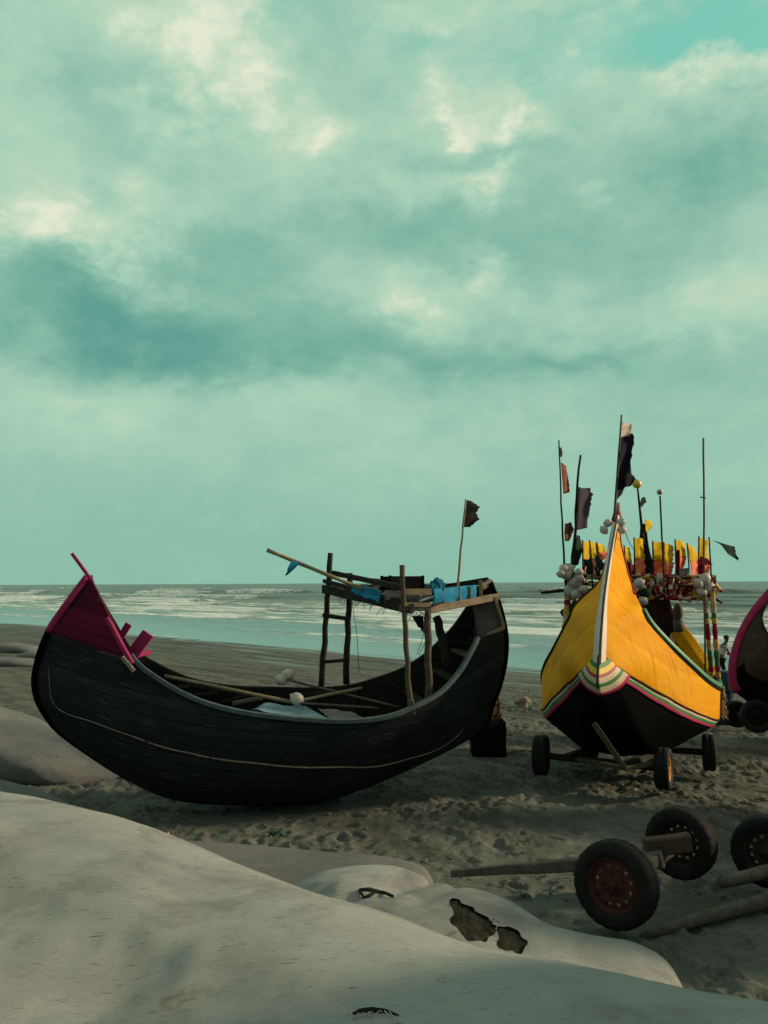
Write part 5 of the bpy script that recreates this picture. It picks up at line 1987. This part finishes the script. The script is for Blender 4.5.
# floats hung on the yellow boat
for k, (px, py) in enumerate([(561, 574), (567, 575), (568, 569), (579, 572), (575, 582), (569.5, 591), (583, 589), (576, 594), (575, 585), (580, 578), (564, 569)]):
    net_float(px, py, 15.75 + .12 * (k % 3), .068 + .018 * ((k * 7) % 3), 'white plastic float in the bunch hung left of the yellow prow', 'white floats bunched left of the yellow prow')
for k, (px, py) in enumerate([(698, 583, ), (705, 579), (702, 592), (709, 588), (695, 578)][:4]):
    net_float(px, py, 15.4 + .05 * k, .095 if k % 2 else .08, 'white plastic float in the cluster on the right canopy corner', 'white floats on the right canopy corner')
for k, (px, py) in enumerate([(604, 530), (608, 523), (621.5, 522), (622, 530)]):
    net_float(px, py, 13.72, .062, 'small white float tied to the tip of the yellow prow', 'small floats at the yellow prow tip')
for k, (px, py, lab) in enumerate([(639, 583, 'white float at the left end of the canopy rail beside the yellow prow'), (643, 601, 'dull white float just above the green rail end'), (645, 593, 'greenish float between two white ones beside the yellow prow'), (633, 589, 'pinkish float touching the right edge of the yellow prow')]):
    net_float(px, py, 15.5, .085, lab, None, [plastic_white, plastic_white, cloth_green, cloth('float_pink', (.5, .25, .2), (.62, .36, .3))][k])
for k, (px, py, lab, m_) in enumerate([(594, 566, 'dark teal cloth bundle behind the left edge of the yellow prow', cloth_teal), (572, 612, 'dark green cloth bundle below the left bunch of floats', cloth_green), (640, 588, 'dark green rag bundle under the canopy beside the prow', cloth_green)]):
    p = at(px, py, 16.1)
    mb = MB()
    mb.ball(p, .17, 12, (1, .8, 1.1))
    mb.v = [tuple(Vector(q) + (Vector(q) - p).normalized() * .05 * math.sin(q[0] * 31 + q[2] * 27)) for q in mb.v]
    tag(mb.build('cloth_bundle', m_), lab, 'bundle')
for px, py, w_, m_, lab in ((660, 577, 6, cloth_white, 'white rag knotted on the canopy rail between two flags'), (684.5, 572, 10, tarp_grey, 'grey rag tied on the canopy rail near the right cluster')):
    drape('rag', m_, [at(px - w_ / 2, py - 4, 15.7), at(px + w_ / 2, py - 4, 15.7), at(px + w_ / 2, py + 6, 15.7), at(px - w_ / 2, py + 6, 15.7)], lab, 'rag', .03, .1, 8, 6, seed=int(px))

# row of yellow and orange flags on the canopy
FL = [(594, 541, 574, 9, 'left of the prow, touching its edge'), (601, 543, 560, 6, 'peeping just left of the yellow prow'), (584, 541, 575, 7, 'outermost left of the prow, beside the green cloth'),
      (627, 546, 575, 6, 'just right of the yellow prow'), (636, 538, 577, 10, 'second to the right of the yellow prow'), (655, 542, 577, 12, 'right of the tall dark stern tip'),
      (665, 543, 580, 10, 'behind the pole with the white knob'), (678, 540, 572, 10, 'over the middle of the canopy rail'), (692, 544, 576, 7, 'narrow, beside the right corner flag'), (699, 537, 578, 11, 'on the right canopy corner beside the tall bare pole')]
for k, (px, y0, y1, wd, where) in enumerate(FL):
    d = 15.9 + .15 * (k % 3)
    my = y0 + (y1 - y0) * .5
    lean = rnd.uniform(-3, 2)
    wd *= rnd.uniform(.85, 1.12)
    pl = line3((px - 1, 592), (px - 2 + lean, y0 - 1), d, d, 5)
    e = flag('flag', 'yellow over orange flag ' + where, [(pl, .016, .011, wood_dark)],
             [([(px - 1.5 + lean, y0), (px - 1.3 + lean * .7, (y0 + my) / 2), (px - 1 + lean * .4, my + 1)], [(px + wd - 2 + lean, y0 + rnd.uniform(0, 4)), (px + wd - 1, (y0 + my) / 2 + 2), (px + wd + rnd.uniform(-2, 1), my + 3)], cloth_yellow, d, .05),
              ([(px - 1 + lean * .4, my + .6), (px - .8, (y1 + my) / 2), (px - .5, y1)], [(px + wd + rnd.uniform(-2, 1), my + 1), (px + wd + rnd.uniform(-2, 3), (y1 + my) / 2), (px + wd - 3 + rnd.uniform(-3, 2), y1 + 1)], cloth_orange, d - .01, .05)],
             'yellow and orange flags along the canopy')
for px, y0, y1, lab in ((677, 550, 578, 'maroon streamer tied beside the middle canopy flag'), (700, 560, 578, 'maroon streamer below the right corner flag'), (628, 562, 582, 'maroon streamer just right of the yellow prow')):
    drape('streamer', cloth_maroon, [at(px - 1, y0, 15.8), at(px + 2.5, y0, 15.8), at(px + 3.5, y1, 15.8), at(px - 2, y1, 15.8)], lab, 'streamer', .02, .06, 6, 10, seed=int(px))
drape('streamer', cloth('cloth_hot', (.55, .02, .09), (.7, .05, .14)), [at(700, 556, 15.6), at(708, 559, 15.6), at(713, 565, 15.6), at(699, 564, 15.6)], 'hot pink streamer blowing right from the canopy corner', 'streamer', .03, .08, 8, 6, seed=77)

flag('flag', 'tall navy flag under a white one on the yellow prow', [(line3((614, 522), (621.5, 415), 13.75, 13.75, 8), .022, .014, wood_grey)],
     [([(622, 422), (620.5, 429), (620, 437)], [(632, 424), (632, 431), (631, 436)], cloth_white, 13.75, .05),
      ([(619.5, 438), (618, 450), (617, 468), (616, 486), (614.5, 502)], [(633, 433), (635, 441), (631, 462), (631, 478), (621, 495)], cloth_navy, 13.74, .10),
      ([(626, 474), (625, 480), (626, 487)], [(631, 473), (636, 479), (631, 486)], cloth_black, 13.70, .06)])
flag('flag', 'ragged rust-coloured flag on the thin leftmost pole of the yellow boat', [(line3((566, 600), (558.5, 440), 16.0, 16.0, 10, .01), .022, .012, wood_dark)],
     [([(561, 462), (562, 475), (563.5, 494)], [(566, 466), (569, 480), (570, 492)], cloth_rust, 16.0, .05), ([(565, 524), (564.5, 533), (565, 541)], [(571, 522), (574, 530), (569, 541)], cloth_rust, 15.98, .06),
      ([(559.5, 447), (560, 452), (560.5, 457)], [(561.5, 448), (562.5, 452), (562, 457)], cloth_brown, 16.0, .02)])
flag('flag', 'slate blue flag with dark green rag on the second left pole', [(line3((570, 600), (580, 455), 16.0, 16.0, 10, .014), .032, .02, wood_dark)],
     [([(579, 488), (578, 500), (577.5, 515), (576.5, 530)], [(590, 488), (593, 494), (589.5, 512), (587, 528)], cloth_slate, 15.97, .06), ([(577, 535), (574.5, 550), (571, 567)], [(580, 536), (583, 550), (578, 565)], cloth_green, 15.95, .05),
      ([(577.5, 487), (577, 505), (575.5, 528)], [(580.5, 487), (581, 505), (579, 530)], cloth_black, 15.93, .02)])
flag('flag', 'dark green pennant blowing right from a short pole on the yellow boat', [(line3((712.5, 600), (709, 537), 15.5, 15.5, 6), .016, .012, wood_dark)],
     [([(713, 540.5), (721, 545), (728, 554)], [(716, 541.5), (735, 547), (739, 561)], cloth_green, 15.5, .05)])
e = flag('flag', 'small yellow flag on the pole with a golden ball', [(line3((643.5, 545), (637.5, 487), 17.9, 17.9, 6), .035, .018, wood_dark)],
         [([(645, 519), (645, 525), (646, 532)], [(651, 521), (653, 526), (648, 531)], cloth_yellow, 17.85, .05), ([(640, 506), (641, 500), (643, 497)], [(641.5, 507), (646.5, 502), (645, 497)], cloth_green, 17.85, .03)])
mb = MB(); mb.ball(at(637, 484, 17.9), .09, 12); mb.build('ball', gold, e)
mk = empty('marker_pole', at(664, 600, 15.7), 'thin dark pole topped with a round white knob on the yellow boat', 'pole')
mb = MB(); mb.tube(line3((665, 606), (660, 496), 15.7, 15.7, 8), [.016] * 9, 7); mb.build('pole', wood_dark, mk)
mb = MB(); mb.ball(at(659.7, 492, 15.7), .055, 10); mb.ball(at(659.7, 492, 15.645), .02, 6, mi=1); mb.build('knob', [plastic_white, wood_dark], mk)
mb = MB(); mb.tube(line3((705, 684), (703.5, 438), 15.45, 15.45, 12, .006), [.017] * 13, 7); mb.tube(line3((700, 497), (706, 498), 15.45, 15.45, 2), .012, 6)
tag(mb.build('bare_pole', wood_grey), 'tall bare grey pole rising from the right side of the yellow boat', 'pole')
mb = MB(); mb.tube([at(625, 531, 13.8), at(628, 540, 14.6), at(633, 549, 15.8)], .006, 5); tag(mb.build('guy_rope', rope_dark), 'thin stay rope from the yellow prow tip to the canopy', 'rope')

# ---------------- the boat at the right edge
fr = Frame((7.55, 19.3, 0.0), (.985, -.17), 0.0)
KR = [fr.on_plane(*p, 0) for p in ((777, 582), (768, 592), (754, 609), (743, 627), (735, 647), (731, 668), (734, 690))] + [(.12, .45), (.40, .08), (1.3, -.18), (3.6, -.2), (5.0, .0), (6.2, .5), (6.9, 1.6), (6.9, 2.6)]
bR = [.03, .07, .13, .2, .3, .42, .58, .75, .95, 1.15, 1.2, 1.05, .7, .35, .04]
gR = [(777.5, 583), (770, 598), (764.5, 608), (761.5, 617), (763, 626), (768, 635), (776, 644)]
GR = [(*fr.on_plane(*p, -bR[i]), bR[i]) for i, p in enumerate(gR)] + [(2.0, 1.62, .75), (2.6, 1.35, .95), (3.3, 1.2, 1.15), (4.2, 1.2, 1.2), (5.2, 1.4, 1.05), (6.1, 1.85, .7), (6.6, 2.4, .35), (6.85, 2.7, .04)]
HR = Hull(fr, KR, GR, [0, 0, .05, .1, .15, .25, .35, .5, .7, .9, 1, .9, .6, .3, 0], 90, 24)
rb = empty('fishing_boat', fr.w(3, 0, 0), 'dark fishing boat with magenta stem edge, cut off by the right picture edge', 'boat')
jz = 10
HR.shell('hull', [hull_tar, hull_inner], rb, lambda i, j, s_: j < jz if i > HR.tval(5.2) else False)
HR.shell('topside', [hull_grey, hull_inner], rb, lambda i, j, s_: j >= jz or i <= HR.tval(5.2))['label'] = 'dark grey planking above the black bottom'
mb = MB(); mb.uv = []
n_ = 44
for i in range(n_ + 1):
    ti = HR.tval(6.2) * i / n_
    for j in range(9):
        f = -1 + j / 4
        sd = 1 if f > 0 else -1
        lo_, hi_ = 0, .9
        wd = .19 if i > 4 else .05 + .03 * i
        for _ in range(12):
            md = (lo_ + hi_) / 2
            if (HR.P(ti, md, sd) - HR.P(ti, 0, sd)).length < wd * abs(f): lo_ = md
            else: hi_ = md
        mb.v.append(tuple(HR.P(ti, lo_, sd, .02 if abs(f) < .99 else .004) - fr.a * .03 * (1 - abs(f))))
for i in range(n_):
    for j in range(8):
        mb.f.append((i * 9 + j, (i + 1) * 9 + j, (i + 1) * 9 + j + 1, i * 9 + j + 1)); mb.m.append(0); mb.sm.append(True)
mb.uv = None
mb.build('stem_edge', pink, rb, solid=(.015, -1))
for sd in (1, -1):
    HR.rail_strip('gunwale', wood_dark, rb, sd, 0, HR.nt, .06, .05, 1.0, .0, .01)
trr = empty('boat_trailer', fr.w(1.5, 0, -.3), 'dark trailer under the boat at the right picture edge', 'trailer')
for (px, py, d, r_) in ((757, 716, 19.0, .34), (737, 714, 20.6, .30)):
    wheel(trr, at(px, py, d), (-.2, -.98, 0), r_, .2, metal_black, 9, 1, False)
mb = MB(); mb.bar(at(757, 716, 19.0), at(737, 714, 20.6), .09, .09); mb.build('axle', wood_dark, trr)
mb = MB(); mb.bar(at(745, 712, 19.4), at(745, 712, 19.4) + fr.a * 4, .1, .1); mb.build('side_rail', wood_dark, trr)

# blue drum between the two boats
bp0 = at(722, 668, 21.5)
zb_ = gz(bp0.x, bp0.y)
bd = MB()
rows = []
for z, r_ in ((0, .22), (.02, .26), (.30, .275), (.32, .285), (.34, .275), (.62, .275), (.64, .285), (.66, .275), (.92, .26), (.95, .23), (.95, .02)):
    rows.append([(bp0.x + math.cos(a) * r_, bp0.y + math.sin(a) * r_, zb_ + z * 1.35 - .02) for a in np.linspace(0, 2 * math.pi, 28, endpoint=False)])
bd.grid(rows, close_v=True)
tag(bd.build('plastic_drum', weathered('drum_blue', (.006, .045, .07), (.012, .07, .10), .6)), 'dark blue plastic drum between the yellow boat and the right boat', 'drum')

# ---------------- person beyond the yellow boat
pp = at(722.5, 640, 34.0)
pz = gz(pp.x, pp.y)


def skinned(name, joints, edges, mat, parent, sub=2):
    me = bpy.data.meshes.new(name)
    inv = world_of(parent).inverted() if parent else Matrix()
    me.from_pydata([tuple(inv @ Vector(j[0])) for j in joints], edges, [])
    me.materials.append(mat)
    o = bpy.data.objects.new(name, me)
    col.objects.link(o)
    if parent: o.parent = parent
    o.modifiers.new('skin', 'SKIN')
    for i, j in enumerate(joints):
        me.skin_vertices[0].data[i].radius = (j[1], j[2] if len(j) > 2 else j[1])
    me.skin_vertices[0].data[0].use_root = True
    md = o.modifiers.new('sub', 'SUBSURF'); md.levels = md.render_levels = sub
    for p in me.polygons: p.use_smooth = True
    return o


per = empty('person', (pp.x, pp.y, pz), 'person in a white and dark top leaning beside the yellow boat', 'person')


def B(x, y, z):
    return (pp.x + x, pp.y + y, pz + z)


J = [(B(-.10, 0, .88), .125, .15), (B(-.04, 0, 1.08), .115, .14), (B(.05, 0, 1.28), .12, .16), (B(.09, 0, 1.40), .07, .08), (B(.12, 0, 1.47), .05, .05), (B(.15, -.01, 1.55), .085, .075), (B(.16, -.01, 1.64), .085, .08), (B(.16, -.01, 1.70), .05, .05),
     (B(.07, -.17, 1.34), .055), (B(.14, -.22, 1.08), .042), (B(.32, -.16, .90), .033), (B(.39, -.14, .86), .03),
     (B(.07, .17, 1.34), .055), (B(.16, .2, 1.08), .042), (B(.36, .14, .96), .033), (B(.43, .12, .94), .03),
     (B(-.10, -.10, .84), .085), (B(-.02, -.11, .46), .058), (B(-.06, -.11, .08), .04), (B(.08, -.12, .03), .035),
     (B(-.12, .10, .84), .085), (B(-.14, .11, .46), .058), (B(-.26, .11, .08), .04), (B(-.13, .12, .03), .035)]
E = [(0, 1), (1, 2), (2, 3), (3, 4), (4, 5), (5, 6), (6, 7), (3, 8), (8, 9), (9, 10), (10, 11), (3, 12), (12, 13), (13, 14), (14, 15), (0, 16), (16, 17), (17, 18), (18, 19), (0, 20), (20, 21), (21, 22), (22, 23)]
skinned('body', J, E, skin, per)
skinned('shirt', [(B(-.10, 0, .90), .15, .17), (B(-.04, 0, 1.08), .14, .165), (B(.05, 0, 1.27), .145, .18), (B(.085, 0, 1.38), .09, .12), (B(.07, -.17, 1.33), .075), (B(.10, -.2, 1.2), .065), (B(.07, .17, 1.33), .075), (B(.11, .19, 1.2), .065)],
        [(0, 1), (1, 2), (2, 3), (3, 4), (4, 5), (3, 6), (6, 7)], cloth_white, per)
skinned('trousers', [(B(-.10, 0, .88), .14, .16), (B(-.10, -.10, .80), .10), (B(-.02, -.11, .46), .075), (B(-.05, -.11, .16), .06), (B(-.12, .10, .80), .10), (B(-.14, .11, .46), .075), (B(-.24, .11, .16), .06)], [(0, 1), (1, 2), (2, 3), (0, 4), (4, 5), (5, 6)], cloth_black, per)
mb = MB(); mb.ball(B(.145, -.005, 1.655), .108, 12, (1, .95, .85)); mb.build('hair', hair, per)

# ---------------- small things on the sand and sea
mb = MB()
c = at(523, 708, 24.5); c.z = gz(c.x, c.y) + .10
mb.ball(c, .21, 12, (1.15, .8, .72))
mb.v = [tuple(Vector(q) + (Vector(q) - c).normalized() * .045 * (math.sin(q[0] * 17 + 1) + math.sin(q[2] * 23 + q[1] * 11))) for q in mb.v]
tag(mb.build('rock', rock_m), 'single tan rock on the open sand left of the yellow boat', 'rock')
mb = MB()
c = at(526, 740, 16.8)
pts = []
for k in range(40):
    a = k / 40 * 2 * math.pi * 1.6
    r_ = .20 + .06 * math.sin(k * .7)
    x, y = c.x + math.cos(a) * r_ * 1.4, c.y + math.sin(a) * r_
    pts.append((x, y, gz(x, y) + .03 + .03 * (k % 7 == 0)))
for k in range(14):
    x, y = pts[39][0] - k * .09, c.y + .05 * math.sin(k * .8) - .1
    pts.append((x, y, gz(x, y) + .02))
mb.tube(pts, .016, 6)
tag(mb.build('rope', rope_m), 'loose tan rope on the sand between the black drum and trailer wheel', 'rope')
for px, py, d, m_, lab in ((160, 826, 10.8, weathered('scrap_o', (.42, .22, .05), (.55, .32, .10), .7), 'orange plastic scrap on the sand above the big sandbag'), (276, 833, 10.9, weathered('scrap_g', (.008, .045, .036), (.015, .07, .055), .85), 'green plastic scrap on the churned sand before the black hull')):
    c = at(px, py, d); z_ = gz(c.x, c.y) + .05
    mb = MB(); rows = []
    for i in range(9):
        rows.append([(c.x + (i - 4) * .022 + rnd.uniform(-.02, .02), c.y + (j - 2) * .035, z_ + rnd.uniform(-.03, .05)) for j in range(5)])
    mb.grid(rows)
    tag(mb.build('plastic_scrap', m_, solid=(.004, 0)), lab, 'litter')
# clods of sand kicked up around the boats
mb = MB()
for k in range(900):
    x = rnd.uniform(-5.5, 6.5)
    y = 8.3 + 7 * rnd.random() ** 1.5
    r_ = rnd.uniform(.006, .022) * (1.5 if rnd.random() < .06 else 1)
    dens = math.sin(x * 1.1 + y * .7) + math.sin(x * .5 - y * 1.3)
    if dens < -.3: continue
    c = Vector((x, y, gz(x, y) + rnd.uniform(-.01, .035)))
    pts = []
    vs_ = []
    for th, n_ in ((0.0, 1), (1.0, 5), (2.0, 5), (math.pi, 1)):
        for j in range(n_):
            a = 2 * math.pi * j / n_ + th
            q = r_ * rnd.uniform(.7, 1.3)
            vs_.append(c + Vector((math.sin(th) * math.cos(a) * q * 1.3, math.sin(th) * math.sin(a) * q, math.cos(th) * q * .7)))
    fs = [(0, 1 + j, 1 + (j + 1) % 5) for j in range(5)] + [(1 + j, 6 + j, 6 + (j + 1) % 5, 1 + (j + 1) % 5) for j in range(5)] + [(6 + j, 11, 6 + (j + 1) % 5) for j in range(5)]
    mb.add(vs_, fs)
clods = mb.build('sand_clods', MATS['sand'])
tag(clods, 'lumps of damp sand scattered on the trodden beach', 'sand', None, 'stuff')
# small boat out in the surf
c = at(692, 603.5, 150.0); c.z = SEA_Z + .15
ff = Frame((c.x - 1.6, c.y, c.z), (1, .05), 0)
HF = Hull(ff, [(-.2, .75), (.15, .15), (1, -.15), (2.2, -.15), (3.1, .15), (3.5, .75)], [(-.25, .8, .03), (.2, .55, .45), (1, .45, .6), (2.2, .45, .6), (3.1, .55, .45), (3.55, .8, .03)], [0, .4, 1, 1, .4, 0], 30, 10)
fbt = HF.shell('rowing_boat', [sea_paint, wood_grey], None, lambda i, j, s_: True, .04)
tag(fbt, 'tiny pale blue boat afloat in the surf beyond the canopy', 'boat')
